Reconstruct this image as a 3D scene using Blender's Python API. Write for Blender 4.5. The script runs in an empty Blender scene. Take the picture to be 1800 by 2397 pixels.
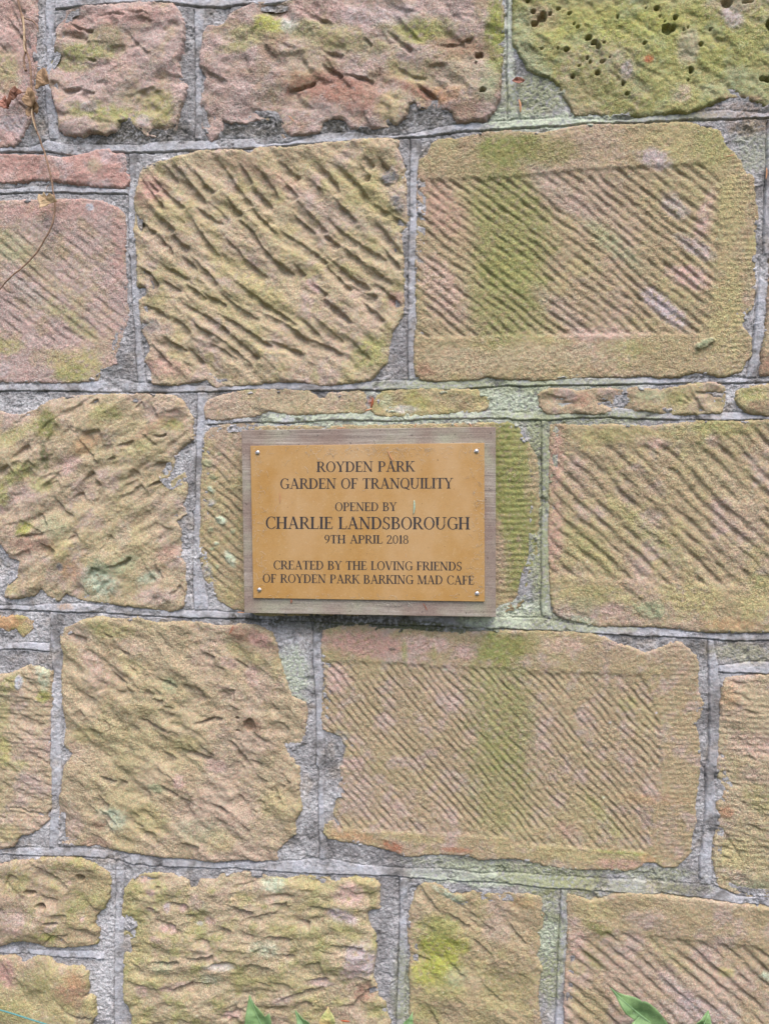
import bpy, math, random
import numpy as np
R = math.radians
C = bpy.context.scene.collection
sc = bpy.context.scene

# ------------------------------------------------------------------ camera, world, light, exposure
F = 1801.0; CX, CY = 900.0, 1198.5           # the photograph is 1800 x 2397
YAW, PITCH, DIST = R(6.1), R(-2.3), 1.0
AIM = np.array([0.0, 0.0, 1.15])
_d = np.array([-math.sin(YAW)*math.cos(PITCH), math.cos(YAW)*math.cos(PITCH), math.sin(PITCH)])
CAM = AIM - _d*DIST
cam = bpy.data.cameras.new('camera'); cam_o = bpy.data.objects.new('camera', cam); C.objects.link(cam_o)
cam.sensor_fit = 'HORIZONTAL'; cam.sensor_width = 36.0; cam.lens = 36.0*F/1800.0
cam.clip_start = 0.01; cam.clip_end = 2000
cam_o.location = CAM; cam_o.rotation_euler = (R(90)+PITCH, 0, YAW)
sc.camera = cam_o
SUN_EL, SUN_AZ = R(63), R(18)                # azimuth to the right of straight out from the wall
w = bpy.data.worlds.new('World'); sc.world = w; w.use_nodes = True
nt = w.node_tree; nt.nodes.clear()
sky = nt.nodes.new('ShaderNodeTexSky'); sky.sky_type = 'NISHITA'; sky.sun_disc = False
sky.sun_elevation = SUN_EL; sky.sun_rotation = math.pi - SUN_AZ
sky.air_density = 1.0; sky.dust_density = 4.0; sky.ozone_density = 1.0
bg = nt.nodes.new('ShaderNodeBackground'); bg.inputs[1].default_value = 0.13
wo = nt.nodes.new('ShaderNodeOutputWorld')
nt.links.new(sky.outputs[0], bg.inputs[0]); nt.links.new(bg.outputs[0], wo.inputs[0])
sun = bpy.data.lights.new('sun', 'SUN'); sun.energy = 1.45; sun.angle = R(45); sun.color = (1.0, 0.96, 0.90)
sun_o = bpy.data.objects.new('sun', sun); C.objects.link(sun_o)
sun_o.rotation_euler = (R(90)-SUN_EL, 0, SUN_AZ); sun_o.location = (0.5, -2, 4)
sc.view_settings.view_transform = 'Standard'; sc.view_settings.look = 'None'
sc.view_settings.gamma = 1.0; sc.view_settings.use_curve_mapping = False
sc.view_settings.exposure = 1.05
sc.cycles.max_bounces = 5; sc.cycles.diffuse_bounces = 3

# ------------------------------------------------------------------ photo pixel -> point on the plane y = -h
_right = np.array([math.cos(YAW), math.sin(YAW), 0.0])
_up = np.cross(_right, _d)
def px(u, v, h=0.0):
    u = np.asarray(u, float); v = np.asarray(v, float)
    a = (u-CX)/F; b = -(v-CY)/F
    ray = _d[None, :] + a.reshape(-1, 1)*_right[None, :] + b.reshape(-1, 1)*_up[None, :]
    t = (-h - CAM[1])/ray[:, 1]
    return CAM[None, :] + ray*t[:, None]
K = 600/1661.0
TILES = {'A0': (0, 0, K), 'A1': (600, 0, K), 'A2': (1200, 0, K), 'B0': (0, 600, K), 'B1': (600, 600, K), 'B2': (1200, 600, K),
         'C0': (0, 1200, K), 'C1': (600, 1200, K), 'C2': (1200, 1200, K), 'D0': (0, 1797, K), 'D1': (600, 1797, K), 'D2': (1200, 1797, K),
         'E': (310, 320, 650/1661), 'P': (550, 980, 630/1661), 'G': (550, 2297, 450/1661), 'Fz': (1400, 2297, 400/1661), 'V': (0, 120, 160/1661)}
def tp(tile, pts):
    ox, oy, k = TILES[tile]; p = np.asarray(pts, float)
    return np.stack([ox+p[:, 0]*k, oy+p[:, 1]*k], 1)
def W2(tile, pts, h=0.0):
    q = tp(tile, pts); w3 = px(q[:, 0], q[:, 1], h)
    return w3[:, [0, 2]]
def poly(*segs):
    return np.concatenate([W2(t, p) for t, p in segs], 0)

# ------------------------------------------------------------------ noise
_rs = np.random.RandomState(7)
_perm = np.concatenate([_rs.permutation(256)]*2).astype(np.int32)
_ga = _rs.rand(256)*2*np.pi; _gx = np.cos(_ga).astype(np.float32); _gy = np.sin(_ga).astype(np.float32)
def perlin(x, y, seed=0):
    x = (x + seed*17.31).astype(np.float32); y = (y - seed*9.77).astype(np.float32)
    xi = np.floor(x).astype(np.int32); yi = np.floor(y).astype(np.int32)
    xf = x-xi; yf = y-yi; xi &= 255; yi &= 255
    u = xf*xf*xf*(xf*(xf*6-15)+10); v = yf*yf*yf*(yf*(yf*6-15)+10)
    def g(ix, iy, dx, dy):
        h = _perm[_perm[ix & 255] + (iy & 255)]
        return _gx[h]*dx + _gy[h]*dy
    a = g(xi, yi, xf, yf); b = g(xi+1, yi, xf-1, yf); c = g(xi, yi+1, xf, yf-1); d = g(xi+1, yi+1, xf-1, yf-1)
    return ((a+u*(b-a)) + v*((c+u*(d-c)) - (a+u*(b-a))))*1.5
def fbm(x, z, scale, octs=3, seed=0, gain=0.5):
    s = 0; a = 1.0; f = 1.0/scale; n = 0
    for i in range(octs):
        s = s + a*perlin(x*f, z*f, seed+i*3.1); n += a; a *= gain; f *= 2.03
    return s/n
def sstep(a, b, x):
    t = np.clip((x-a)/(b-a), 0, 1); return t*t*(3-2*t)
def sdf_poly(x, z, P):
    """signed distance to the polygon, negative inside; x, z any shape"""
    sh = x.shape; x = x.ravel(); z = z.ravel()
    d = np.full(x.shape, 1e9); ins = np.zeros(x.shape, bool); n = len(P)
    for i in range(n):
        ax, az = P[i]; bx, bz = P[(i+1) % n]
        ex, ez = bx-ax, bz-az; L = ex*ex+ez*ez+1e-18
        t = np.clip(((x-ax)*ex+(z-az)*ez)/L, 0, 1)
        d = np.minimum(d, (x-ax-t*ex)**2+(z-az-t*ez)**2)
        if az != bz:
            c = ((az > z) != (bz > z)) & (x < (bx-ax)*(z-az)/(bz-az)+ax)
            ins ^= c
    d = np.sqrt(d)
    return np.where(ins, -d, d).reshape(sh)

# ------------------------------------------------------------------ colour
def lin(c):
    c = np.asarray(c, float)/255.0
    return np.where(c <= 0.04045, c/12.92, ((c+0.055)/1.055)**2.4)
ALB = 0.80
PAL = {k: lin(v)*ALB for k, v in {
    'buff': (182, 166, 142), 'tan': (172, 154, 132), 'pink': (196, 168, 164), 'rose': (186, 150, 145), 'red': (154, 118, 106), 'brown': (148, 124, 107),
    'yellow': (178, 167, 126), 'moss': (158, 157, 106), 'bright': (160, 164, 82), 'khaki': (170, 154, 126), 'algae': (140, 143, 92), 'olive': (138, 136, 90), 'deep': (108, 112, 78), 'orange': (190, 154, 120),
    'mint': (187, 195, 176), 'sage': (158, 162, 134), 'grey': (168, 166, 170), 'dgrey': (132, 129, 132), 'pale': (214, 213, 219), 'lilac': (188, 174, 180),
    'grime': (84, 82, 78), 'cool': (181, 183, 195), 'rust': (168, 104, 80), 'mauve': (182, 162, 160)}.items()}
def mix(a, b, t):
    return a + (b-a)*t[..., None]

# ------------------------------------------------------------------ objects
def set_tag(o, label=None, cat=None, group=None, kind=None):
    for k, v in (('label', label), ('category', cat), ('group', group), ('kind', kind)):
        if v: o[k] = v
    return o
def empty(name, loc, label=None, cat=None, group=None):
    o = bpy.data.objects.new(name, None); C.objects.link(o); o.location = loc; o.empty_display_size = 0.05
    return set_tag(o, label, cat, group)
def link_mesh(name, me, mat, parent=None):
    o = bpy.data.objects.new(name, me); C.objects.link(o)
    if mat: me.materials.append(mat)
    if parent is not None:
        o.parent = parent
        o.location = -parent.location if parent.parent is None else (0, 0, 0)
    return o
def mesh_np(name, V, Q, col=None):
    me = bpy.data.meshes.new(name); V = np.asarray(V, np.float32); Q = np.asarray(Q, np.int32)
    me.vertices.add(len(V)); me.vertices.foreach_set('co', V.ravel())
    k = Q.shape[1]
    me.loops.add(Q.size); me.loops.foreach_set('vertex_index', Q.ravel())
    me.polygons.add(len(Q)); me.polygons.foreach_set('loop_start', np.arange(len(Q), dtype=np.int32)*k)
    me.polygons.foreach_set('use_smooth', np.ones(len(Q), bool))
    me.update(calc_edges=True)
    if col is not None:
        at = me.attributes.new('tint', 'FLOAT_COLOR', 'POINT')
        at.data.foreach_set('color', col.astype(np.float32).ravel())
    return me
def mesh_py(name, V, Fc, smooth=True):
    me = bpy.data.meshes.new(name); me.from_pydata([tuple(v) for v in V], [], Fc)
    if smooth: me.polygons.foreach_set('use_smooth', np.ones(len(me.polygons), bool))
    me.update(); return me
def grid_mesh(name, X, Z, H, keep, col, grain=None):
    """X, Z, H 2-D arrays; keep marks cells; builds the sheet y = -H over kept cells"""
    nz, nx = X.shape
    idx = np.arange(nz*nx).reshape(nz, nx)
    q = np.stack([idx[:-1, :-1], idx[:-1, 1:], idx[1:, 1:], idx[1:, :-1]], -1)[keep]
    used = np.zeros(nz*nx, bool); used[q.ravel()] = True
    remap = np.cumsum(used)-1
    V = np.stack([X.ravel(), -H.ravel(), Z.ravel()], 1)[used]
    return mesh_np(name, V, remap[q], np.concatenate([col.reshape(-1, 3), (np.ones((nz*nx, 1)) if grain is None else grain.reshape(-1, 1))], 1)[used])

# ------------------------------------------------------------------ materials
def new_mat(name):
    m = bpy.data.materials.new(name); m.use_nodes = True
    n = m.node_tree; b = n.nodes['Principled BSDF']; return m, n, b
def N(n, t, **kw):
    o = n.nodes.new(t)
    for k, v in kw.items():
        if k in o.inputs: o.inputs[k].default_value = v
        else: setattr(o, k, v)
    return o
def noise(n, vec, scale, detail=2, rough=0.5):
    o = N(n, 'ShaderNodeTexNoise', Scale=scale, Detail=detail, Roughness=rough)
    n.links.new(vec, o.inputs['Vector']); return o
def ramp(n, fac, stops):
    o = n.nodes.new('ShaderNodeValToRGB'); n.links.new(fac, o.inputs[0])
    e = o.color_ramp.elements
    while len(e) < len(stops): e.new(0.5)
    for s, (p, c) in zip(e, stops):
        s.position = p; s.color = (c if len(c) == 4 else (*c, 1)) if not isinstance(c, (int, float)) else (c, c, c, 1)
    return o
def mixc(n, a, b, fac, mode='MIX'):
    o = n.nodes.new('ShaderNodeMix'); o.data_type = 'RGBA'; o.blend_type = mode
    for s, v in ((0, fac), (6, a), (7, b)):
        if hasattr(v, 'is_linked') or hasattr(v, 'links'): n.links.new(v, o.inputs[s])
        else: o.inputs[s].default_value = v if s == 0 else (*v, 1)
    return o.outputs[2]
def gritty(name, g1, g2, lo, hi, bump, speck=0.5, rough=0.95, hue=.10):
    """granular stone / mortar: the 'tint' attribute broken up by sand grains, with quartz specks and a grain bump"""
    m, n, b = new_mat(name)
    geo = N(n, 'ShaderNodeNewGeometry'); P = geo.outputs['Position']
    at = N(n, 'ShaderNodeAttribute', attribute_name='tint')
    na = noise(n, P, g1, 2, 0.6); nb = noise(n, P, g2, 2, 0.6)
    ra = ramp(n, na.outputs['Fac'], [(0.30, lo), (0.70, hi)])
    c = mixc(n, at.outputs['Color'], ra.outputs['Color'], at.outputs['Alpha'], 'MULTIPLY')
    rb = ramp(n, nb.outputs['Fac'], [(0.32, 0.82), (0.68, 1.18)])
    c = mixc(n, c, rb.outputs['Color'], at.outputs['Alpha'], 'MULTIPLY')
    nh = noise(n, P, g1*0.45, 2, 0.6)                      # hue scatter between warm and green grains
    rh = ramp(n, nh.outputs['Fac'], [(0.33, (1+hue, 1-hue*.3, 1-hue*.7)), (0.67, (1-hue*.7, 1+hue*.3, 1-hue*.3))])
    c = mixc(n, c, rh.outputs['Color'], 1.0, 'MULTIPLY')
    vo = N(n, 'ShaderNodeTexVoronoi', Scale=g1*0.75); n.links.new(P, vo.inputs['Vector'])
    rs = ramp(n, vo.outputs['Distance'], [(0.10, 1.0), (0.20, 0.0)])
    ns = noise(n, P, g1*0.5, 1); rn = ramp(n, ns.outputs['Fac'], [(0.55, 0.0), (0.66, speck)])
    sp = N(n, 'ShaderNodeMath', operation='MULTIPLY'); n.links.new(rs.outputs[0], sp.inputs[0]); n.links.new(rn.outputs[0], sp.inputs[1])
    c = mixc(n, c, (0.62, 0.60, 0.58), sp.outputs[0])
    n.links.new(c, b.inputs['Base Color'])
    b.inputs['Roughness'].default_value = rough; b.inputs['Specular IOR Level'].default_value = 0.25
    ad = N(n, 'ShaderNodeMath', operation='ADD'); n.links.new(na.outputs['Fac'], ad.inputs[0]); n.links.new(nb.outputs['Fac'], ad.inputs[1])
    bp = N(n, 'ShaderNodeBump', Strength=1.0, Distance=bump); n.links.new(ad.outputs[0], bp.inputs['Height']); n.links.new(at.outputs['Alpha'], bp.inputs['Strength'])
    n.links.new(bp.outputs[0], b.inputs['Normal'])
    return m
M_STONE = gritty('gritty_sandstone', 680.0, 300.0, 0.54, 1.44, 0.0014, 1.0)
M_MORTAR = gritty('lime_cement_mortar', 560.0, 210.0, 0.62, 1.30, 0.0015, 0.6, .95, .035)

def plain(name, rgb, rough=0.6, var=0.25, scale=200.0, bump=0.0, spec=0.4, metal=0.0):
    m, n, b = new_mat(name)
    geo = N(n, 'ShaderNodeNewGeometry')
    no = noise(n, geo.outputs['Position'], scale, 3, 0.6)
    r = ramp(n, no.outputs['Fac'], [(0.3, tuple(v*(1-var) for v in rgb)), (0.7, tuple(v*(1+var) for v in rgb))])
    n.links.new(r.outputs[0], b.inputs['Base Color'])
    b.inputs['Roughness'].default_value = rough; b.inputs['Specular IOR Level'].default_value = spec; b.inputs['Metallic'].default_value = metal
    if bump:
        bp = N(n, 'ShaderNodeBump', Strength=1.0, Distance=bump); n.links.new(no.outputs['Fac'], bp.inputs['Height']); n.links.new(bp.outputs[0], b.inputs['Normal'])
    return m

# ------------------------------------------------------------------ mortar field (shared by the mortar sheet and the stones)
def mortar_base(x, z):
    return 0.0000 + 0.0016*fbm(x, z, 0.16, 2, 3) + 0.0008*fbm(x, z, 0.03, 2, 5)

def curve_h(*segs):                 # horizontal joint edge: z as a function of x
    p = poly(*segs); o = np.argsort(p[:, 0]); return p[o]
def curve_v(*segs):                 # vertical joint edge: x as a function of z
    p = poly(*segs); o = np.argsort(p[:, 1]); return p[o]
HJ = []   # (top, bottom)
def hj(top, bot): HJ.append((curve_h(*top), curve_h(*bot)))
hj([('A0', [(360,-25),(900,-20),(1661,-8)]), ('A1', [(100,-15),(300,-30)])],
   [('A0', [(360,60),(480,45),(700,25),(880,12),(1050,10),(1200,30),(1350,40),(1450,45),(1640,14)]), ('A1', [(0,30),(100,30),(210,10),(300,-20)])])
hj([('A0', [(-300,950),(0,950),(200,950),(300,910),(500,930),(700,940),(900,945),(1060,920),(1240,905),(1400,905),(1640,895)]),
    ('A1', [(0,930),(200,925),(400,870),(650,850),(730,870),(960,870),(1200,825),(1400,795),(1640,780)]),
    ('A2', [(0,775),(330,765),(500,772),(700,772),(900,745),(1100,730),(1300,710),(1500,715),(1661,730),(2100,725)])],
   [('A0', [(-300,985),(0,985),(300,985),(500,1005),(700,985),(1050,985),(1250,975),(1640,960)]),
    ('A1', [(0,960),(200,940),(500,920),(700,910),(950,890),(1050,890),(1200,870),(1400,845),(1640,835)]),
    ('A2', [(0,830),(300,815),(550,795),(800,795),(1100,775),(1400,770),(1661,760),(2100,755)])])
hj([('A0', [(-300,1215),(0,1215),(300,1205),(600,1210),(835,1220)])], [('A0', [(-300,1250),(0,1250),(300,1245),(600,1250),(835,1255)])])
hj([('B0', [(-300,830),(0,830),(200,825),(400,815),(640,800),(770,790),(900,820),(1000,825),(1250,835),(1500,835),(1640,820)]),
    ('B1', [(0,830),(150,815),(300,820),(500,830),(700,810),(900,800),(1000,810),(1100,810),(1300,800),(1480,775),(1640,795)]),
    ('B2', [(0,800),(200,800),(400,785),(800,785),(1000,790),(1200,795),(1400,785),(1661,790),(2100,785)])],
   [('B0', [(-300,875),(0,875),(250,870),(400,870),(650,880),(900,885),(1150,880),(1640,865)]),
    ('B1', [(0,865),(300,870),(600,870),(950,865),(1150,865),(1250,870),(1450,850),(1640,840)]),
    ('B2', [(0,845),(300,835),(700,830),(1000,825),(1400,820),(1661,820),(2100,815)])])
hj([('B0', [(1345,1045),(1500,1040),(1640,1020)]), ('B1', [(0,1000),(100,990),(170,1000),(350,1010),(600,1000),(850,1010),(1100,1005),(1300,990),(1640,1000)]),
    ('B2', [(0,1010),(300,1005),(550,1000),(650,990),(850,985),(1000,1010),(1200,1020),(1400,1010),(1661,1030),(2100,1030)])],
   [('B0', [(1345,1090),(1640,1075)]), ('B1', [(0,1075),(200,1080),(450,1060),(700,1060),(900,1070),(1200,1050),(1640,1050)]),
    ('B2', [(0,1060),(250,1060),(400,1050),(600,1045),(900,1055),(1200,1060),(1400,1065),(1661,1055),(2100,1055)])])
hj([('C0', [(-300,600),(0,600),(200,605),(350,590),(560,590),(800,610),(1000,625),(1250,635),(1400,640),(1640,652)]), ('C1', [(0,660),(700,675),(1640,682)]),
    ('C2', [(0,685),(200,690),(350,720),(500,735),(700,740),(900,740),(1100,772),(1270,785),(1661,790),(2100,800)])],
   [('C0', [(-300,620),(0,625),(300,640),(520,645),(650,650),(800,660),(1000,670),(1250,685),(1640,690)]), ('C1', [(0,692),(500,715),(1000,730),(1300,745),(1640,755)]),
    ('C2', [(0,757),(300,770),(560,785),(800,800),(1100,810),(1400,830),(1661,830),(2100,845)])])
hj([('C0', [(-300,855),(0,850),(150,840),(320,845)])], [('C0', [(-300,880),(0,885),(150,885),(320,900)])])
hj([('C2', [(1335,995),(1450,975),(1661,970),(2100,960)])], [('C2', [(1335,1035),(1661,1045),(2100,1050)])])
hj([('D0', [(-300,540),(0,530),(200,525),(400,520),(600,530),(740,545),(900,570),(1100,580),(1300,595),(1450,620),(1640,620)]),
    ('D1', [(0,615),(200,605),(400,595),(520,600),(640,630),(800,645),(1000,660),(1200,660),(1400,680),(1640,688)]),
    ('D2', [(0,685),(300,710),(560,715),(830,735),(1100,750),(1330,775),(1450,830),(1661,850),(2100,890)])],
   [('D0', [(-300,565),(0,565),(350,575),(500,575),(750,600),(850,625),(1000,640),(1300,650),(1640,660)]),
    ('D1', [(0,665),(300,685),(600,695),(990,710),(1200,730),(1450,745),(1640,755)]),
    ('D2', [(0,755),(300,785),(600,800),(800,820),(1000,820),(1250,850),(1450,880),(1661,900),(2100,940)])])
hj([('D0', [(-300,1160),(0,1165),(170,1180),(400,1190),(680,1195)])], [('D0', [(-300,1200),(0,1205),(200,1210),(400,1230),(680,1245)])])
VJ = []   # (left, right)
def vj(left, right): VJ.append((curve_v(*left), curve_v(*right)))
vj([('A0', [(295,-300),(298,50),(300,400),(295,640),(320,900)])], [('A0', [(350,-300),(350,100),(322,400),(368,800),(392,900)])])
vj([('A0', [(1258,45),(1265,300),(1268,500),(1265,900)])], [('A0', [(1325,45),(1310,400),(1300,700),(1312,900)])])
vj([('A1', [(1630,-300),(1625,300),(1632,770)])], [('A2', [(6,-300),(2,300),(35,770)])])
vj([('A0', [(840,985),(836,1400),(832,1640)]), ('B0', [(845,0),(855,250),(880,550),(897,820)])], [('A0', [(885,985),(872,1300),(885,1640)]), ('B0', [(890,0),(900,250),(925,600),(947,820)])])
vj([('A1', [(1000,895),(995,1200),(986,1640)]), ('B1', [(985,0),(984,400),(986,805)])], [('A1', [(1060,895),(1045,1100),(1031,1640)]), ('B1', [(1026,0),(1030,300),(1025,600),(1032,805)])])
vj([('A2', [(1655,780),(1640,1100),(1622,1640)]), ('B2', [(1602,0),(1590,200),(1550,600),(1520,785)])], [('A2', [(1720,780),(1695,1100),(1672,1640)]), ('B2', [(1661,0),(1642,300),(1612,600),(1585,785)])])
vj([('B0', [(1280,880),(1275,1100),(1266,1640)]), ('C0', [(1252,0),(1250,300),(1254,500),(1260,635)])], [('B0', [(1345,880),(1330,1050),(1310,1200),(1300,1640)]), ('C0', [(1296,0),(1300,300),(1325,450),(1350,635)])])
vj([('B2', [(190,1058),(190,1300),(190,1640)]), ('C2', [(189,0),(185,300),(185,688)])], [('B2', [(238,1058),(245,1300),(245,1640)]), ('C2', [(241,0),(240,300),(252,688)])])
vj([('C0', [(325,645),(330,850),(345,1000),(330,1200),(325,1640)]), ('D0', [(335,0),(330,250),(320,525)])], [('C0', [(370,645),(380,850),(402,1000),(400,1200),(392,1640)]), ('D0', [(395,0),(390,200),(375,525)])])
vj([('C1', [(370,705),(372,1000),(386,1250),(391,1640)]), ('D1', [(404,0),(405,300),(410,600)])], [('C1', [(430,705),(430,1000),(440,1200),(436,1640)]), ('D1', [(435,0),(441,350),(465,600)])])
vj([('C2', [(1265,822),(1270,1000),(1275,1300),(1265,1640)]), ('D2', [(1255,0),(1245,300),(1215,600),(1210,765)])], [('C2', [(1300,822),(1330,1000),(1345,1200),(1336,1640)]), ('D2', [(1311,0),(1300,400),(1285,765)])])
vj([('D0', [(755,600),(750,900),(745,1200),(741,1661),(738,2100)])], [('D0', [(800,600),(800,900),(805,1300),(820,1661),(822,2100)])])
vj([('D1', [(930,708),(930,1000),(920,1300),(905,1661),(900,2100)])], [('D1', [(990,708),(976,1000),(985,1100),(962,1400),(958,1661),(950,2100)])])
vj([('D2', [(316,785),(305,1000),(290,1300),(275,1661),(268,2100)])], [('D2', [(356,785),(360,1000),(342,1300),(334,1661),(328,2100)])])

# ------------------------------------------------------------------ stone blocks: outlines and tooling
STONES = []
def stone(P, label, base, **kw):
    d = dict(P=P, label=label, base=base, lift=0.003, edge=0.006, scal=[], lump=[], strokes=[], rnd=[], furrow=None, hatch=None, blobs=[], pits=[], carve=[], moss=0.0, ruf=0.0005)
    d.update(kw); STONES.append(d)

stone(poly(('A0', [(-300,-560),(235,-560),(235,0),(240,100),(226,300),(235,430),(205,560),(222,640),(195,780),(130,900),(90,940),(0,945),(-300,945)])),
      'pink block at the top left corner behind the dead vine', ('pink', 'rose', 'mauve'), mot=.4, seed=1, scal=[(-48,.022,.003,.010)], lump=[(0.09,0.004,0,1),(0.03,0.002,35,2.0)],
      rnd=[(14,-48,12,0.03,0.07,0.006,0.0025)],
      blobs=[('A0',30,420,120,120,0,'moss',.55),('A0',60,520,120,50,0,'moss',.35),('A0',80,800,120,140,0,'lilac',.8),('A0',30,560,110,60,0,'tan',.8),('A0',40,900,90,60,0,'rose',.6)])
stone(poly(('A0', [(440,75),(520,45),(700,45),(860,25),(960,15),(1110,30),(1150,70),(1195,160),(1190,260),(1175,330),(1150,400),(1165,480),(1210,570),(1190,650),(1160,720),(1130,860),(1080,885),(960,870),(900,820),(830,765),(770,780),(750,840),(690,865),(600,850),(540,880),(430,865),(395,840),(385,740),(360,640),(330,540),(305,450),(350,370),(380,260),(370,200),(430,120)])),
      'small squarish pink block with green bands below its middle and top', ('mauve', 'pink', 'tan'), mot=.5, seed=2, scal=[(-12,.034,.005,.02)], lift=.0042, lump=[(0.10,0.006,0,1),(0.04,0.004,0,1.6),(0.015,.0012,0,1)],
      rnd=[(10,-10,20,0.02,0.05,0.008,0.004)], strokes=[('A0',460,150,610,200,14,.006),('A0',560,380,630,400,14,.004),('A0',890,90,965,90,12,.005),('A0',640,110,820,110,10,.003)],
      blobs=[('A0',560,340,230,70,5,'moss',.75),('A0',450,420,160,40,10,'moss',.6),('A0',700,240,150,90,0,'olive',.45),('A0',700,740,300,70,8,'moss',.75),('A0',1030,700,140,120,0,'bright',.45),('A0',930,170,120,80,0,'grime',.35),('A0',800,110,350,60,0,'rose',.55),('A0',480,170,110,60,20,'red',.45),('A0',560,560,200,80,0,'mauve',.7),('A0',900,620,150,60,0,'yellow',.4),('A0',590,700,60,40,0,'lilac',.7),('A0',930,780,60,40,30,'lilac',.7)])
stone(poly(('A0', [(1440,180),(1480,140),(1500,100),(1600,50)]), ('A1', [(0,20),(150,30),(300,-20),(300,-560),(1575,-560),(1590,0),(1595,150),(1590,330),(1580,420),(1570,520),(1570,640),(1530,720),(1480,770),(1300,790),(1280,720),(1190,690),(1060,700),(1030,650),(980,670),(960,750),(900,800),(700,830),(620,820),(580,770),(500,750),(430,780),(400,850),(300,860),(180,880),(110,760),(0,760)]),
           ('A0', [(1600,790),(1500,790),(1430,760),(1440,840),(1400,890),(1370,910),(1310,800),(1300,740),(1320,620),(1350,500),(1310,430),(1310,330),(1330,220),(1350,180)])),
      'wide rugged reddish brown block with mossy ridges along the top', ('mauve', 'brown', 'tan'), mot=.8, seed=3, scal=[(-33,.040,.006,.022)], lift=.0042, lump=[(0.14,0.009,-30,1.5),(0.06,0.006,-28,1.9),(0.02,.0016,-35,1.6)],
      rnd=[(16,-40,14,0.03,0.06,0.010,0.004)], strokes=[('A1',420,400,560,490,30,.008),('A1',860,215,1010,330,22,.006),('A1',560,470,760,520,24,.006),('A1',1000,520,1180,650,26,.006),('A1',690,240,750,290,18,.004),('A1',200,590,380,530,20,.006),('A1',1150,300,1400,250,30,.005)],
      pits=[('A1',1440,360,30,22),('A1',1420,420,8,8),('A1',1465,600,24,20)],
      blobs=[('A1',90,150,120,80,20,'bright',.7),('A1',215,140,60,70,45,'pale',.8),('A1',500,230,400,90,15,'moss',.5),('A1',1050,190,260,90,5,'moss',.75),('A1',1100,240,160,50,0,'bright',.4),('A1',300,510,110,60,-10,'yellow',.7),('A1',1550,250,80,280,0,'algae',.9),('A1',1560,180,40,120,0,'bright',.4),('A1',450,560,330,110,10,'red',.75),('A1',650,620,260,120,20,'red',.6),('A1',1330,300,230,70,15,'brown',.8),('A1',1080,590,220,50,25,'red',.8),('A1',380,60,280,70,0,'pink',.8),('A1',800,90,300,70,5,'lilac',.55),('A1',1000,480,180,60,30,'yellow',.6),('A1',880,700,120,110,-40,'yellow',.55),('A1',1230,620,100,60,0,'orange',.5),('A0',1580,250,130,90,0,'moss',.55),('A0',1500,330,110,40,0,'olive',.5),('A0',1560,660,140,150,0,'mauve',.6),('A1',1500,560,70,140,0,'sage',.6)])
stone(poly(('A2', [(10,-560),(10,60),(8,200),(15,290),(110,450),(240,500),(320,560),(330,620),(380,680),(410,740),(520,725),(640,740),(760,740),(880,745),(1060,715),(1120,725),(1230,690),(1300,650),(1400,620),(1500,620),(1580,660),(1661,680),(2100,660),(2100,-560)])),
      'moss green block at the top right, pitted with small dark holes', ('moss', 'olive', 'sage'), seed=4, scal=[(-38,.020,.0026,.010)], lift=.0042, lump=[(0.10,0.004,-35,1.4),(0.03,0.002,-38,1.8),(0.010,.0012,0,1)],
      rnd=[(16,-42,8,0.02,0.06,0.010,0.002)],
      pits=[('A2',1382,22,34,28),('A2',995,195,32,34),('A2',1035,185,22,22),('A2',490,250,26,22),('A2',525,285,22,20),('A2',550,310,18,22),('A2',345,330,22,17),('A2',590,285,10,10),('A2',420,180,13,13),('A2',395,160,9,10),('A2',240,95,13,14),('A2',190,120,32,36),('A2',140,160,26,22),('A2',130,85,18,16),('A2',548,478,22,17),('A2',580,402,18,12),('A2',500,410,12,14),('A2',480,385,10,12),('A2',714,540,12,17),('A2',740,610,18,12),('A2',1155,462,17,20),('A2',1145,445,10,14),('A2',1102,200,9,10),('A2',1210,295,14,14),('A2',980,145,8,8),('A2',1650,520,22,22),('A2',1610,515,20,18),('A2',1655,165,26,36),('A2',388,500,14,14),('A2',430,435,12,9),('A2',290,325,8,8),('A2',185,325,14,10),('A2',625,380,8,7),('A2',680,110,12,14),('A2',860,55,8,9),('A2',930,60,20,14),('A2',97,15,17,14),('A2',1130,185,8,8),('A2',850,290,14,12),('A2',1135,520,9,9),('A2',365,90,14,12),('A2',295,60,16,12),('A2',1050,120,16,18),('A2',950,110,9,9),('A2',1280,190,9,7),('A2',1520,15,40,14)],
      blobs=[('A2',190,130,110,90,0,'tan',.8),('A2',1410,110,50,90,-40,'lilac',.75),('A2',1130,310,70,130,0,'lilac',.5),('A2',735,455,40,55,0,'lilac',.7),('A2',1100,620,60,60,0,'mauve',.5),('A2',870,395,32,26,0,'rust',.95),('A2',60,250,80,200,0,'sage',.7),('A2',100,420,160,80,40,'sage',.7),('A2',500,600,300,120,0,'olive',.45),('A2',1500,560,200,110,0,'sage',.5),('A2',1480,650,140,40,5,'brown',.7),('A2',600,180,500,130,0,'bright',.28),('A2',1150,250,400,200,20,'bright',.22),('A2',1050,440,200,25,8,'olive',.7)])

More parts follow.
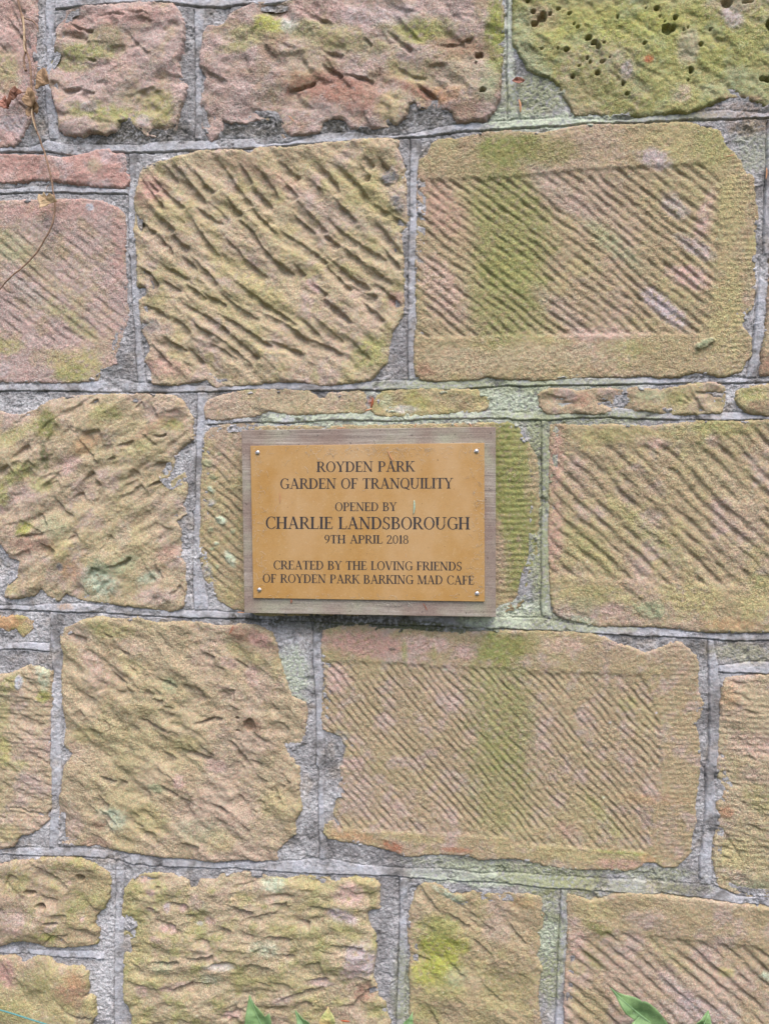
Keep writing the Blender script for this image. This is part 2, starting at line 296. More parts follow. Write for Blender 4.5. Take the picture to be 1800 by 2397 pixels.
stone(poly(('A0', [(-300,1020),(0,1020),(250,1025),(400,1040),(550,1020),(620,995),(700,985),(730,1015),(790,1020),(800,1060),(790,1120),(825,1160),(800,1195),(640,1190),(500,1170),(350,1155),(230,1140),(100,1160),(0,1165),(-300,1165)])),
      'thin rose pink sliver of stone crossed by the vine', ('rose', 'pink', 'lilac'), mot=.1, seed=5, grow=.0045, lift=.004, edge=.006, lump=[(0.05,0.003,0,1),(0.015,.001,0,1)], blobs=[('A0',100,1080,200,50,0,'rose',.7),('A0',620,1080,60,50,0,'buff',.6)])
stone(poly(('A0', [(-300,1310),(0,1310),(380,1300),(520,1300),(650,1310),(760,1350),(800,1400),(810,1500),(800,1640)]), ('B0', [(810,100),(815,300),(825,400),(800,460),(790,510),(760,590),(740,640),(750,690),(650,730),(630,800),(420,810),(240,810),(0,805),(-300,805)])),
      'pink block at the left edge with faint slanting furrows and a mossy foot', ('mauve', 'pink', 'tan'), mot=.7, seed=6, lift=.0030, lump=[(0.12,0.003,0,1),(0.02,.0008,0,1)],
      furrow=dict(P=poly(('A0', [(-300,1480),(790,1440)]), ('B0', [(810,120),(800,420),(700,560),(420,590),(-300,560)])), ang=-38, per=.0115, amp=.0020, rec=.0006, soft=.02),
      blobs=[('B0',500,700,230,120,0,'yellow',.85),('B0',480,760,140,60,0,'moss',.6),('B0',480,420,260,60,38,'moss',.5),('B0',60,580,120,60,0,'bright',.45),('B0',200,250,260,50,38,'yellow',.4),('A0',60,1600,200,90,30,'sage',.5),('A0',400,1350,500,70,0,'rose',.55),('A0',780,1550,50,300,0,'rose',.5),('A0',590,1345,26,26,0,'cool',.9),('B0',150,200,200,60,38,'lilac',.5),('B0',30,720,60,60,0,'lilac',.6),('B0',300,130,500,50,38,'yellow',.35),('B0',700,560,120,100,0,'tan',.6)])
E_STROKES = [(130,240,300,415),(190,180,270,270),(245,155,430,385),(375,205,480,330),(530,170,700,400),(640,165,710,270),(740,200,860,360),(880,160,990,250),(730,330,830,420),(880,250,985,360),(1095,165,1235,330),(1200,180,1400,365),(1385,120,1440,175),(1475,130,1530,200),(1370,170,1415,255),(60,255,185,420),(90,270,160,325),(1040,250,1140,350),
    (370,390,530,515),(560,360,650,460),(700,420,860,580),(960,460,1095,580),(990,395,1150,560),(1210,380,1330,500),(1420,400,1640,540),(630,500,760,640),(1130,580,1240,650),(1180,500,1420,690),(1300,600,1510,740),(1460,520,1600,690),(1480,640,1600,790),
    (30,470,130,570),(150,480,250,560),(150,600,240,690),(210,570,340,670),(350,480,500,690),(550,600,680,740),(690,740,800,840),(740,600,960,810),(970,770,1030,830),(1060,670,1160,750),(870,570,1080,700),(1180,600,1520,860),(1160,770,1310,910),(1190,740,1400,900),(1420,850,1590,1000),
    (300,730,390,800),(180,770,330,850),(180,860,285,920),(40,790,150,880),(310,880,440,970),(430,940,560,1005),(540,940,740,1085),(640,880,960,1110),(1080,870,1160,945),(1130,960,1300,1100),(1360,980,1500,1095),(1280,860,1450,960),(380,750,500,880),
    (250,1090,350,1170),(320,1005,520,1125),(350,1100,480,1190),(520,1130,580,1170),(540,1080,820,1250),(760,1060,1040,1230),(1000,1100,1110,1190),(1110,1100,1260,1225),(600,1190,750,1320),(460,1230,620,1330),(480,1190,700,1360),(840,1240,1010,1300),(1050,1220,1240,1300),(1270,1190,1410,1330),(130,1260,230,1365),(170,1200,320,1280),(340,1270,420,1350),(60,1010,210,1080)]
stone(poly(('A0', [(940,1090),(1100,1040),(1300,985),(1400,990),(1500,980),(1570,985),(1620,1010)]), ('A1', [(30,960),(200,960),(500,930),(700,910),(870,900),(920,920),(900,960),(930,1020),(950,1060),(960,1200),(965,1400),(960,1470),(925,1500),(940,1640)]), ('B1', [(940,100),(940,200),(950,370),(900,440),(870,500),(860,560),(850,620),(840,680),(780,740),(740,790),(640,810),(500,825),(430,830),(300,805),(190,800),(60,810)]),
           ('B0', [(1640,822),(1500,830),(1400,840),(1340,790),(1220,810),(1120,825),(1000,820),(980,800),(1000,750),(950,680),(990,590),(930,480),(980,430),(920,420),(910,290),(960,250),(960,190),(900,190),(900,0)]), ('A0', [(885,1600),(880,1500),(890,1400),(880,1310),(910,1200),(920,1130)])),
      'buff block gouged all over with deep slanting pick marks', ('buff', 'mauve', 'yellow'), seed=7, ext=1.22, scal=[(-40,.018,.0016,.008)], lift=.0042, edge=.008, lump=[(0.10,0.003,0,1),(0.030,0.0042,-40,2.4),(0.012,.0012,-38,1.5)],
      strokes=[('E', a, b, c, d, 34+(i*7 % 5)*5, .0052+.0004*(i*5 % 6)) for i, (a, b, c, d) in enumerate(E_STROKES)],
      rnd=[(10,-42,6,0.02,0.04,0.0060,0.0014)],
      blobs=[('E',1540,240,55,50,0,'dgrey',.95,.002),('E',1580,400,40,60,-20,'dgrey',.9,.002),('E',120,340,110,110,40,'rose',.75),('E',800,230,300,60,25,'rose',.35),('E',1170,440,260,60,25,'mauve',.45),('E',750,900,420,80,40,'yellow',.7),('E',250,450,200,70,20,'yellow',.55),('E',1400,350,250,70,40,'yellow',.7),('E',1420,1290,130,110,-30,'moss',.8),('E',200,1380,160,60,10,'rose',.55),('E',450,950,350,50,35,'yellow',.5),('E',1090,900,60,25,45,'pink',.9),('E',1580,970,60,50,0,'rose',.6),('E',900,110,700,50,-3,'tan',.5),('E',1150,1250,300,60,15,'tan',.4),('E',110,1130,60,50,0,'dgrey',.6),('E',700,480,500,80,35,'yellow',.35)])
stone(poly(('A1', [(1065,1045),(1120,1010),(1140,940),(1180,910),(1300,905),(1450,870),(1640,852)]), ('A2', [(0,860),(200,870),(350,840),(500,815),(700,815),(900,810),(1100,800),(1250,830),(1330,850),(1360,910),(1370,950),(1430,1000),(1470,1050),(1490,1110),(1550,1150),(1560,1300),(1580,1400),(1560,1500),(1560,1640)]), ('B2', [(1555,100),(1560,200),(1540,340),(1490,370),(1470,450),(1530,520),(1540,640),(1500,680),(1470,740),(1400,760),(1340,770),(1230,745),(1120,755),(1050,775),(960,780),(870,765),(760,770),(600,775),(520,770),(350,785),(150,795),(0,785)]),
           ('B1', [(1640,790),(1500,770),(1420,790),(1200,800),(1080,795),(1040,760),(1030,680),(1035,560),(1050,430),(1045,200),(1042,0)]), ('A1', [(1050,1500),(1055,1300),(1050,1200)])),
      'large olive block with a furrowed panel between two smooth bands, upper right', ('khaki', 'yellow', 'tan'), mot=.6, seed=8, lift=.0030, lump=[(0.14,0.0025,0,1),(0.008,.0007,0,1)],
      furrow=dict(P=poly(('A1', [(1040,1170),(1400,1150)]), ('A2', [(0,1145),(500,1100),(900,1080),(1250,1065),(1340,1180),(1330,1500)]), ('B2', [(1310,200),(1250,500),(700,505),(0,515)]), ('B1', [(1500,520),(1020,525)])), ang=-42, per=.0102, amp=.0036, rec=.0020, soft=.003),
      hatch=dict(x=1680, per=.0062, amp=.0007),
      blobs=[('A1',1640,1450,290,480,-8,'algae',.68),('B1',1620,300,260,370,0,'algae',.62),('A1',1640,960,230,100,0,'algae',.85),('A2',150,1000,300,90,0,'olive',.6),('A1',1200,1350,130,300,-40,'rose',.45),('B1',1200,200,130,260,-30,'pink',.55),('A2',920,1030,110,60,20,'lilac',.75),('A2',1050,1330,110,60,40,'lilac',.5),('A2',1250,1400,60,160,20,'pink',.7),('A2',1180,1600,130,50,30,'lilac',.6),('B2',1150,130,150,70,20,'pink',.8),('B2',980,330,200,60,42,'lilac',.85),('B2',560,500,300,50,0,'pink',.5),('B2',480,600,120,60,0,'pink',.5),('B2',700,590,220,60,0,'moss',.45),('A2',1300,950,140,150,0,'moss',.55),('B2',1380,400,120,350,0,'yellow',.65),('A2',1400,1400,120,200,0,'yellow',.55),('A2',300,1250,300,80,40,'mauve',.4),('B2',300,350,260,60,42,'mauve',.4),('B2',200,650,400,90,0,'buff',.7),('B1',1300,680,250,90,0,'buff',.6),('B1',1100,740,80,50,30,'red',.5),('B2',1240,565,75,26,-32,'sage',.95,.004),('B2',600,720,100,35,-8,'tan',.8),('B2',0,80,200,120,40,'moss',.4),('A2',650,1580,260,60,42,'sage',.5)])
stone(poly(('A2', [(1705,850),(2100,830)]), ('B2', [(2100,760),(1612,765),(1622,640),(1648,480),(1665,200),(1685,0)]), ('A2', [(1700,1400)])),
      'edge of a brown block at the far right, beyond the upright joint', ('tan', 'brown', 'buff'), seed=9, lump=[(0.06,0.003,0,1)], blobs=[('B2',1640,720,60,80,0,'red',.5)])

stone(poly(('B0', [(-300,1010),(0,1015),(130,1040),(230,1005),(330,940),(450,915),(640,905),(800,905),(1000,900),(1120,910),(1180,945),(1210,1000),(1245,1050),(1240,1120),(1245,1180),(1200,1205),(1160,1240),(1130,1300),(1110,1380),(1070,1430),(1110,1470),(1150,1440),(1195,1410),(1210,1470),(1200,1560),(1170,1610),(1190,1640)]), ('C0', [(1200,0),(1130,60),(1165,110),(1160,170),(1160,230),(1165,300),(1190,330),(1195,400),(1200,500),(1180,610),(1120,630),(960,610),(780,590),(640,570),(540,560),(430,510),(380,570),(330,540),(270,480),(220,530),(80,550),(40,540),(60,470),(130,400),(140,310),(70,280),(20,200),(-40,190),(-300,190)])),
      'big rough buff block with ripples rising to the right, left of the plaque', ('buff', 'mauve', 'khaki'), mot=.8, seed=10, scal=[(33,.028,.0032,.018)], lift=.0048, edge=.012, lump=[(0.13,0.006,32,1.7),(0.05,0.006,33,2.1),(0.018,.0020,36,1.7)],
      rnd=[(34,30,20,0.014,0.034,0.013,0.0042),(12,-42,14,0.02,0.045,0.008,0.004)],
      strokes=[('B0',700,1330,745,1300,16,.005),('B0',1000,1170,1080,1150,16,.005),('B0',960,1500,1070,1440,20,.006),('C0',700,360,850,290,26,.006),('C0',100,150,300,130,22,.004)],
      blobs=[('B0',310,1090,90,110,0,'olive',.85),('B0',300,1300,30,110,0,'deep',.7),('B0',310,1060,60,60,0,'deep',.5),('B0',700,1010,120,60,0,'moss',.6),('B0',130,1410,160,60,-30,'moss',.7),('B0',280,1480,120,60,0,'moss',.6),('B0',120,1150,200,60,-25,'moss',.55),('B0',1110,1090,100,50,0,'bright',.45),('C0',170,100,80,50,-40,'bright',.65),('C0',400,230,120,80,0,'yellow',.75),('C0',660,440,130,130,0,'mint',.85),('C0',660,350,110,50,20,'deep',.55),('C0',820,330,100,60,-40,'sage',.7),('C0',960,420,80,40,-25,'mint',.6),('C0',230,200,200,70,0,'red',.45),('B0',560,1220,130,60,-25,'orange',.5),('B0',900,1240,120,60,-25,'moss',.4),('B0',460,1350,100,60,-30,'pink',.7),('B0',1000,1100,230,40,-30,'red',.4),('C0',470,370,90,80,0,'orange',.5),('C0',400,350,26,30,0,'dgrey',.8),('C0',1090,260,90,60,-20,'rose',.5),('C0',1000,540,160,70,0,'mauve',.6),('C0',350,90,110,90,0,'sage',.5),('C0',80,500,60,40,0,'yellow',.6),('B0',30,1550,60,80,0,'bright',.5)])
stone(poly(('B0', [(1360,960),(1400,935),(1500,910),(1600,890),(1640,882)]), ('B1', [(0,885),(130,880),(330,890),(370,930),(400,948),(460,948),(480,910),(680,900),(690,930),(670,960),(690,990),(560,990),(340,1000),(250,1005),(150,985),(80,975),(10,1000)]), ('B0', [(1640,1012),(1560,1025),(1400,1035),(1350,1030),(1345,990)])),
      'thin yellowish strip of stone above the left half of the plaque', ('buff', 'yellow', 'tan'), seed=11, grow=.0055, lift=.0022, edge=.006, lump=[(0.05,0.0015,0,1),(0.01,.0008,0,1)], blobs=[('B1',40,995,70,14,10,'grime',.5),('B1',250,930,150,40,0,'buff',.4)])
stone(poly(('B1', [(790,950),(830,900),(960,885),(1130,880),(1300,885),(1420,890),(1480,920),(1480,960),(1430,990),(1300,985),(1150,1000),(1050,1010),(820,1010),(770,990)])),
      'thin strip of stone with a bright yellow stain, above the right half of the plaque', ('yellow', 'buff', 'tan'), seed=12, grow=.0055, lift=.0020, edge=.006, lump=[(0.05,0.003,0,1),(0.01,.0006,0,1)], blobs=[('B1',1040,940,90,70,0,'bright',.35),('B1',950,990,110,30,0,'pale',.5),('B1',840,940,50,50,0,'mint',.4),('B1',1300,940,160,50,0,'tan',.6)])
stone(poly(('B2', [(195,900),(240,880),(350,885),(420,900),(560,880),(700,890),(800,875),(950,890),(1050,870),(1200,850),(1290,840),(1350,870),(1345,950),(1330,990),(1200,1000),(1080,1000),(950,990),(840,970),(760,980),(700,975),(600,985),(530,1000),(400,990),(240,1000),(200,960)])),
      'long thin brown strip of stone between two pale joints at the right', ('tan', 'buff', 'mauve'), seed=13, grow=.0055, lift=.0026, edge=.006, lump=[(0.05,0.005,0,1),(0.02,.0016,0,1)], rnd=[(9,-30,25,.02,.04,.006,.003)], blobs=[('B2',450,930,80,50,0,'red',.5),('B2',900,900,120,40,0,'sage',.6),('B2',1080,920,80,50,0,'moss',.5),('B2',720,930,60,30,0,'yellow',.6)])
stone(poly(('B2', [(1480,880),(1540,860),(1661,850),(2100,850),(2100,1010),(1661,1010),(1520,990),(1480,950),(1465,920)])),
      'rounded end of a thin mossy strip of stone at the right edge', ('buff', 'yellow', 'tan'), seed=14, grow=.0045, lift=.0042, edge=.008, lump=[(0.05,0.004,0,1)], blobs=[('B2',1560,890,80,50,0,'moss',.7),('B2',1600,970,100,40,0,'brown',.6)])
stone(poly(('B0', [(1340,1150),(1370,1120),(1450,1100),(1640,1090)]), ('B1', [(0,1112),(600,1108),(1200,1095),(1640,1085)]), ('B2', [(0,1095),(30,1110),(60,1180),(100,1220),(140,1300),(160,1400),(160,1640)]), ('C2', [(155,0),(150,150),(150,270),(130,340),(100,400),(85,480),(70,560),(20,620)]), ('C1', [(1640,625),(1560,650),(0,660)]), ('C0', [(1640,640),(1500,610),(1420,560),(1390,500),(1330,420),(1310,350),(1298,250),(1310,100),(1310,0)]), ('B0', [(1310,1500),(1320,1300),(1322,1200)])),
      'block the plaque hangs on, lichen spotted left and mossy right', ('khaki', 'tan', 'yellow'), mot=.6, seed=15, lift=.001, edge=.008, lump=[(0.12,0.002,0,1),(0.012,.0008,0,1)],
      furrow=dict(P=poly(('B0', [(1330,1230),(1620,1240)]), ('C0', [(1640,560),(1440,520),(1320,300)])), ang=-42, per=.010, amp=.0028, rec=.0, soft=.008), hatch=dict(x=1165, per=.0078, amp=.0012),
      blobs=[('B1',1620,1400,150,420,0,'algae',.95),('C2',60,200,120,440,0,'algae',.8),('B2',40,1250,60,150,0,'moss',.5),('C2',20,580,60,70,0,'brown',.5)]
            +[('B0',1380,1430,26,16,30,'sage',.95,.0016),('B0',1370,1510,40,22,35,'mint',.9,.0016),('B0',1370,1600,36,26,0,'grey',.8,.001),('B0',1350,1340,50,30,20,'sage',.8,.0016),('C0',1430,50,50,26,20,'mint',.85,.0016),('C0',1370,110,24,22,0,'sage',.8,.001),('C0',1490,300,36,60,-30,'mint',.9,.0016),('C0',1375,235,20,14,0,'sage',.9,.001),('C0',1510,120,22,22,0,'sage',.7,.001),('C0',1410,350,18,18,0,'sage',.8,.001),('C0',1340,380,40,50,0,'grey',.7,.001),('B0',1420,1280,20,14,20,'sage',.8,.001),('C0',1400,200,22,18,0,'mint',.7,.001)])
stone(poly(('B2', [(250,1095),(420,1105),(700,1100),(900,1110),(1100,1085),(1300,1075),(1450,1080),(1661,1070),(2100,1070)]), ('C2', [(2100,780),(1661,770),(1540,765),(1280,765),(1130,750),(1050,740),(900,730),(700,725),(560,730),(480,710),(330,680),(270,640),(252,520),(243,300),(240,120),(245,0)]), ('B2', [(247,1400),(250,1200)])),
      'furrowed pinkish block at the right edge, level with the plaque', ('khaki', 'mauve', 'yellow'), mot=.8, seed=16, scal=[(-43,.03,.002,.01)], lift=.0030, lump=[(0.14,0.003,0,1),(0.03,.0012,-44,1.5),(0.008,.0006,0,1)],
      furrow=dict(P=poly(('B2', [(240,1290),(450,1240),(620,1232),(1100,1222),(1300,1205),(1500,1090),(2100,1090)]), ('C2', [(2100,490),(1661,480),(1200,470),(800,440),(240,400)])), ang=-43, per=.0148, amp=.0044, rec=.001, soft=.006),
      blobs=[('B2',280,1300,60,230,0,'rose',.55),('C2',270,150,60,260,0,'rose',.55),('B2',900,1200,120,40,10,'pink',.6),('B2',700,1160,300,50,0,'moss',.35),('B2',1350,1120,250,50,0,'moss',.55),('B2',1050,1150,100,60,0,'yellow',.55),('C2',520,250,240,80,42,'moss',.45),('C2',900,150,350,60,42,'moss',.4),('C2',1150,560,180,120,0,'yellow',.85),('C2',1560,590,120,110,0,'yellow',.8),('C2',600,540,200,70,0,'moss',.4),('C2',640,620,70,50,0,'pink',.6),('C2',900,630,110,60,0,'sage',.85,.001),('C2',420,690,100,30,10,'mint',.7),('C2',450,600,90,60,0,'sage',.4),('C2',1400,720,200,40,0,'orange',.45),('C2',350,640,80,60,0,'mauve',.5),('B2',1400,1500,300,90,42,'buff',.4),('C2',1600,450,80,60,0,'moss',.5)])

stone(poly(('C0', [(-300,690),(0,685),(130,675),(210,705),(200,760),(155,795),(100,740),(60,760),(0,740),(-300,760)])),
      'small scrap of orange stone set in mortar at the left edge', ('orange', 'buff', 'moss'), seed=17, lift=.002, edge=.006, lump=[(0.04,0.002,0,1)], blobs=[('C0',170,750,40,40,0,'yellow',.7)])
stone(poly(('C0', [(-300,1060),(0,1060),(70,1050),(130,1030),(170,1010),(210,990),(270,1010),(330,1040),(335,1100),(335,1200),(325,1300),(320,1500),(312,1640)]), ('D0', [(330,0),(330,150),(325,260),(290,300),(300,340),(250,390),(200,420),(130,430),(90,500),(0,525),(-300,530)])),
      'buff block at the left edge with fine ripples and mossy patches', ('buff', 'mauve', 'tan'), seed=18, scal=[(-24,.014,.0022,.008)], lift=.0042, edge=.011, lump=[(0.11,0.004,0,1),(0.04,0.0022,-28,2.0),(.014,.001,-20,2)],
      rnd=[(12,-30,14,0.02,0.05,0.010,0.0024)], hatch=dict(x=-1, per=.0065, amp=.0006), strokes=[('D0',60,250,220,300,10,.003),('D0',200,285,290,305,9,.004)],
      blobs=[('C0',80,1100,100,60,-30,'moss',.6),('C0',290,1190,50,50,0,'bright',.6),('C0',290,1050,50,110,0,'mint',.6),('C0',135,1100,26,55,0,'cool',.9,.001),('C0',20,1300,60,150,0,'moss',.45),('C0',30,1550,60,120,0,'bright',.4),('C0',130,1640,90,50,0,'moss',.5),('D0',60,420,120,80,0,'yellow',.6),('D0',200,100,130,100,0,'mauve',.5)])
stone(poly(('C0', [(400,770),(440,750),(560,700),(660,685),(760,700),(890,690),(1000,720),(1050,730),(1150,715),(1300,720),(1400,740),(1480,745),(1560,730),(1640,735)]), ('C1', [(0,740),(90,780),(130,850),(130,930),(160,1000),(190,1100),(220,1200),(310,1240),(320,1300),(310,1400),(300,1490),(220,1510),(240,1600),(240,1640)]), ('D1', [(270,0),(270,150),(290,270),(240,340),(250,420),(180,480),(120,540),(130,590),(10,600)]), ('D0', [(1580,585),(1500,590),(1380,600),(1250,580),(1050,570),(870,545),(720,520),(640,490),(560,500),(430,490),(390,480),(385,400),(390,300),(400,200),(415,150),(420,60),(430,0)]), ('C0', [(432,1640),(470,1600),(480,1560),(430,1500),(440,1400),(430,1300),(415,1100),(420,900),(400,830)])),
      'big hummocky buff block with scooped tool marks, below left of the plaque', ('buff', 'tan', 'khaki'), mot=.8, seed=19, sw=1.25, sd=1.15, scal=[(-36,.026,.0019,.018)], lift=.0042, edge=.011, lump=[(0.14,0.006,-35,1.4),(0.045,0.0048,-36,1.8),(0.016,.0018,-36,1.6)],
      rnd=[(46,-34,22,0.012,0.030,0.012,0.0044),(18,-36,16,0.01,0.025,0.006,0.003)],
      strokes=[('C0',1260,1370,1440,1330,18,.006),('C0',1480,1470,1610,1620,26,.007),('C0',900,1330,1080,1410,18,.005),('C0',1100,1520,1380,1590,24,.006),('C0',1030,1070,1150,1130,16,.005),('C0',740,1040,830,1110,16,.005),('C0',600,1250,610,1290,10,.004),('D0',640,60,760,90,18,.005),('D0',1050,110,1160,180,20,.006),('D0',1370,230,1480,290,18,.006),('D0',630,260,760,370,26,.005),('D0',870,350,930,380,14,.004)],
      pits=[('C0',1620,1375,46,46,.30),('C0',1540,1330,16,12),('C0',1540,1412,14,9)],
      blobs=[('C0',1600,920,160,50,25,'yellow',.6),('C0',1480,970,70,40,30,'pink',.65),('C0',1640,1060,60,80,0,'pink',.6),('C0',1600,790,140,60,10,'red',.6),('C1',40,830,110,60,30,'rose',.7),('C0',1100,1110,60,50,30,'sage',.6),('C0',860,990,140,60,30,'yellow',.5),('C0',700,760,200,60,5,'moss',.5),('C0',600,960,110,60,35,'pink',.5),('C0',1400,1640,80,50,0,'pink',.6),('C0',1200,1500,150,70,0,'yellow',.5),('C0',1640,1370,70,60,0,'brown',.8),('D0',730,330,110,90,0,'mint',.7),('D0',660,350,60,60,0,'red',.5),('D0',1020,130,60,30,10,'sage',.8),('D0',1170,90,50,60,0,'pink',.65),('D0',980,350,160,120,0,'yellow',.65),('D0',1420,470,130,90,0,'yellow',.55),('D0',1300,400,200,90,0,'sage',.4),('D0',480,360,80,90,0,'mauve',.4),('D0',640,490,110,50,0,'rose',.4),('D1',120,240,130,110,0,'yellow',.5),('C1',200,1300,110,120,0,'buff',.6),('C1',160,1000,80,110,20,'yellow',.5),('C1',60,1620,60,40,0,'deep',.3),('C0',560,1440,130,70,0,'yellow',.6),('C0',520,780,100,80,0,'mauve',.4)])
stone(poly(('C1', [(440,770),(540,745),(700,745),(860,765),(1000,770),(1200,790),(1400,780),(1560,780),(1640,777)]), ('C2', [(150,775),(300,780),(500,790),(600,820),(680,860),(760,880),(860,920),(960,890),(1030,850),(1090,850),(1130,890),(1180,940),(1195,980),(1190,1080),(1195,1180),(1225,1240),(1200,1330),(1160,1380),(1190,1430),(1200,1500),(1205,1640)]), ('D2', [(1200,0),(1190,100),(1170,250),(1180,350),(1150,440),(1150,530),(1100,600),(1050,640),(980,640),(930,610),(860,600),(800,650),(720,660),(600,650),(450,650),(300,640),(150,610),(20,580)]), ('D1', [(1600,580),(1450,590),(1380,560),(1200,550),(960,570),(900,540),(830,520),(700,490),(560,470),(470,450),(445,420),(450,380),(500,350),(520,270),(530,150),(560,60),(555,0)]), ('C1', [(560,1640),(590,1520),(560,1450),(440,1400),(430,1350),(440,1200),(450,1080),(440,980),(430,880)])),
      'large finely furrowed block directly below the plaque, pink along its top band', ('khaki', 'tan', 'mauve'), mot=.8, seed=20, lift=.0030, lump=[(0.14,0.0025,0,1),(0.008,.0006,0,1)],
      furrow=dict(P=poly(('C1', [(420,962),(900,982),(1300,1002),(1640,1010)]), ('C2', [(0,1022),(300,1038),(840,1052),(940,1300),(960,1640)]), ('D2', [(920,200),(860,545),(300,512),(0,492)]), ('D1', [(1640,452),(1100,425),(420,395)]), ('C1', [(420,1500)])), ang=-50, per=.0083, amp=.0030, rec=.0016, soft=.003),
      hatch=dict(x=1560, per=.0062, amp=.0007),
      blobs=[('C1',700,850,300,90,5,'rose',.75),('C1',1090,850,180,60,5,'pink',.75),('C1',1360,905,70,60,0,'pink',.8),('C1',880,885,26,10,0,'grime',.8),('C1',520,1080,90,110,40,'pink',.7),('C1',1580,880,170,120,0,'algae',.9),('C1',1590,1300,240,460,-8,'algae',.58),('D1',1570,100,240,340,-8,'algae',.42),('C1',960,900,24,80,0,'moss',.6),('C1',1150,900,22,60,0,'moss',.5),('C2',60,860,120,90,0,'olive',.5),('C2',330,860,160,60,0,'pink',.5),('C2',600,930,200,60,0,'tan',.6),('C2',1000,900,120,60,0,'tan',.6),('C2',1120,1000,80,120,0,'tan',.7),('C1',620,1620,100,50,0,'pink',.7),('D1',640,150,150,200,0,'mauve',.5),('D1',620,440,180,40,8,'orange',.6),('D1',1000,450,250,30,3,'yellow',.6),('D2',700,550,200,14,2,'moss',.8),('D1',880,510,80,40,20,'rust',.65),('D1',1300,530,110,20,0,'rust',.5),('D2',300,560,400,50,3,'yellow',.5),('D2',700,620,160,40,0,'rose',.6),('D2',880,590,60,30,0,'orange',.6),('D2',900,200,220,40,0,'orange',.35),('D2',600,330,200,40,50,'moss',.5),('D2',350,400,100,60,0,'rose',.4),('C2',750,1250,60,60,0,'moss',.5),('C1',540,1450,50,40,20,'grey',.5),('C1',520,1560,60,90,0,'grey',.6),('C1',1430,1218,9,7,0,'grime',.9),('C1',1225,1015,18,9,0,'mint',.9),('C1',1310,1170,24,9,-20,'mint',.8),('D2',590,195,10,8,0,'mint',.9),('C2',930,1297,8,7,0,'cool',.9),('C2',630,1360,9,8,0,'cool',.9)])
stone(poly(('C2', [(1370,1120),(1390,1080),(1460,1070),(1661,1060),(2100,1060)]), ('D2', [(2100,860),(1661,835),(1550,830),(1420,800),(1340,760),(1315,650),(1310,540),(1320,450),(1335,370),(1350,330),(1330,230),(1370,190),(1390,140),(1340,60),(1332,0)]), ('C2', [(1337,1600),(1345,1450),(1355,1300),(1360,1180)])),
      'pinkish buff block at the lower right edge with wavy horizontal tooling', ('buff', 'mauve', 'tan'), seed=21, scal=[(-24,.013,.0020,.008)], lift=.0030, lump=[(0.12,0.004,0,1),(0.04,.002,-22,2)], hatch=dict(x=-1, per=.0072, amp=.0009), rnd=[(18,-32,12,.03,.06,.008,.0026)],
      blobs=[('C2',1400,1180,60,100,0,'orange',.4),('C2',1600,1150,150,90,0,'buff',.6),('C2',1550,1500,150,90,0,'pink',.45),('D2',1600,200,120,90,30,'moss',.5),('D2',1380,290,50,40,0,'rust',.4),('D2',1430,560,110,90,0,'yellow',.6),('D2',1550,770,150,50,0,'sage',.6)])

stone(poly(('D0', [(-300,620),(0,640),(100,610),(200,610),(280,590),(430,590),(540,605),(620,640),(700,690),(710,750),(700,850),(670,900),(620,950),(610,1010),(640,1060),(630,1130),(540,1140),(420,1150),(310,1150),(220,1120),(150,1100),(100,1110),(0,1145),(-300,1150)])),
      'domed mossy block at the left edge with hollows in its face', ('khaki', 'buff', 'moss'), mot=.8, seed=22, scal=[(-8,.040,.0034,.022)], lift=.0068, edge=.018, lump=[(0.10,0.008,-15,1.3),(0.04,0.004,0,1.3)], rnd=[(14,-10,30,0.02,0.05,0.010,0.005)],
      pits=[('D0',530,705,36,28),('D0',210,800,46,20),('D0',280,890,36,26),('D0',350,1000,60,14)],
      blobs=[('D0',90,950,140,60,0,'mauve',.6),('D0',100,1040,80,40,0,'pink',.6),('D0',350,1020,60,30,-30,'mauve',.6),('D0',545,970,16,18,0,'pink',.9),('D0',460,740,14,14,0,'pink',.9),('D0',320,1090,60,40,0,'bright',.5),('D0',100,760,100,60,0,'bright',.25),('D0',580,1070,90,60,0,'tan',.5),('D0',500,880,140,60,-20,'moss',.5)])
stone(poly(('D0', [(-300,1230),(0,1235),(100,1225),(150,1275),(230,1230),(310,1230),(360,1280),(450,1300),(540,1290),(570,1320),(570,1440),(550,1470),(610,1490),(620,1600),(580,1661),(560,2300),(-300,2300)])),
      'smooth rounded block in the bottom left corner, rose at its upper edge', ('yellow', 'tan', 'buff'), seed=23, scal=[(-35,.06,.004,.03)], lift=.006, edge=.018, lump=[(0.14,0.009,-40,1.5),(0.05,0.003,0,1)], strokes=[('D0',340,1450,480,1590,18,.004),('D0',420,1570,600,1610,16,.006)],
      blobs=[('D0',50,1320,80,120,0,'rose',.8),('D0',230,1380,120,130,20,'olive',.45),('D0',480,1430,120,110,-30,'red',.6),('D0',500,1360,80,60,0,'orange',.5),('D0',100,1560,160,90,0,'moss',.4),('D0',560,1600,60,50,0,'grime',.35)])
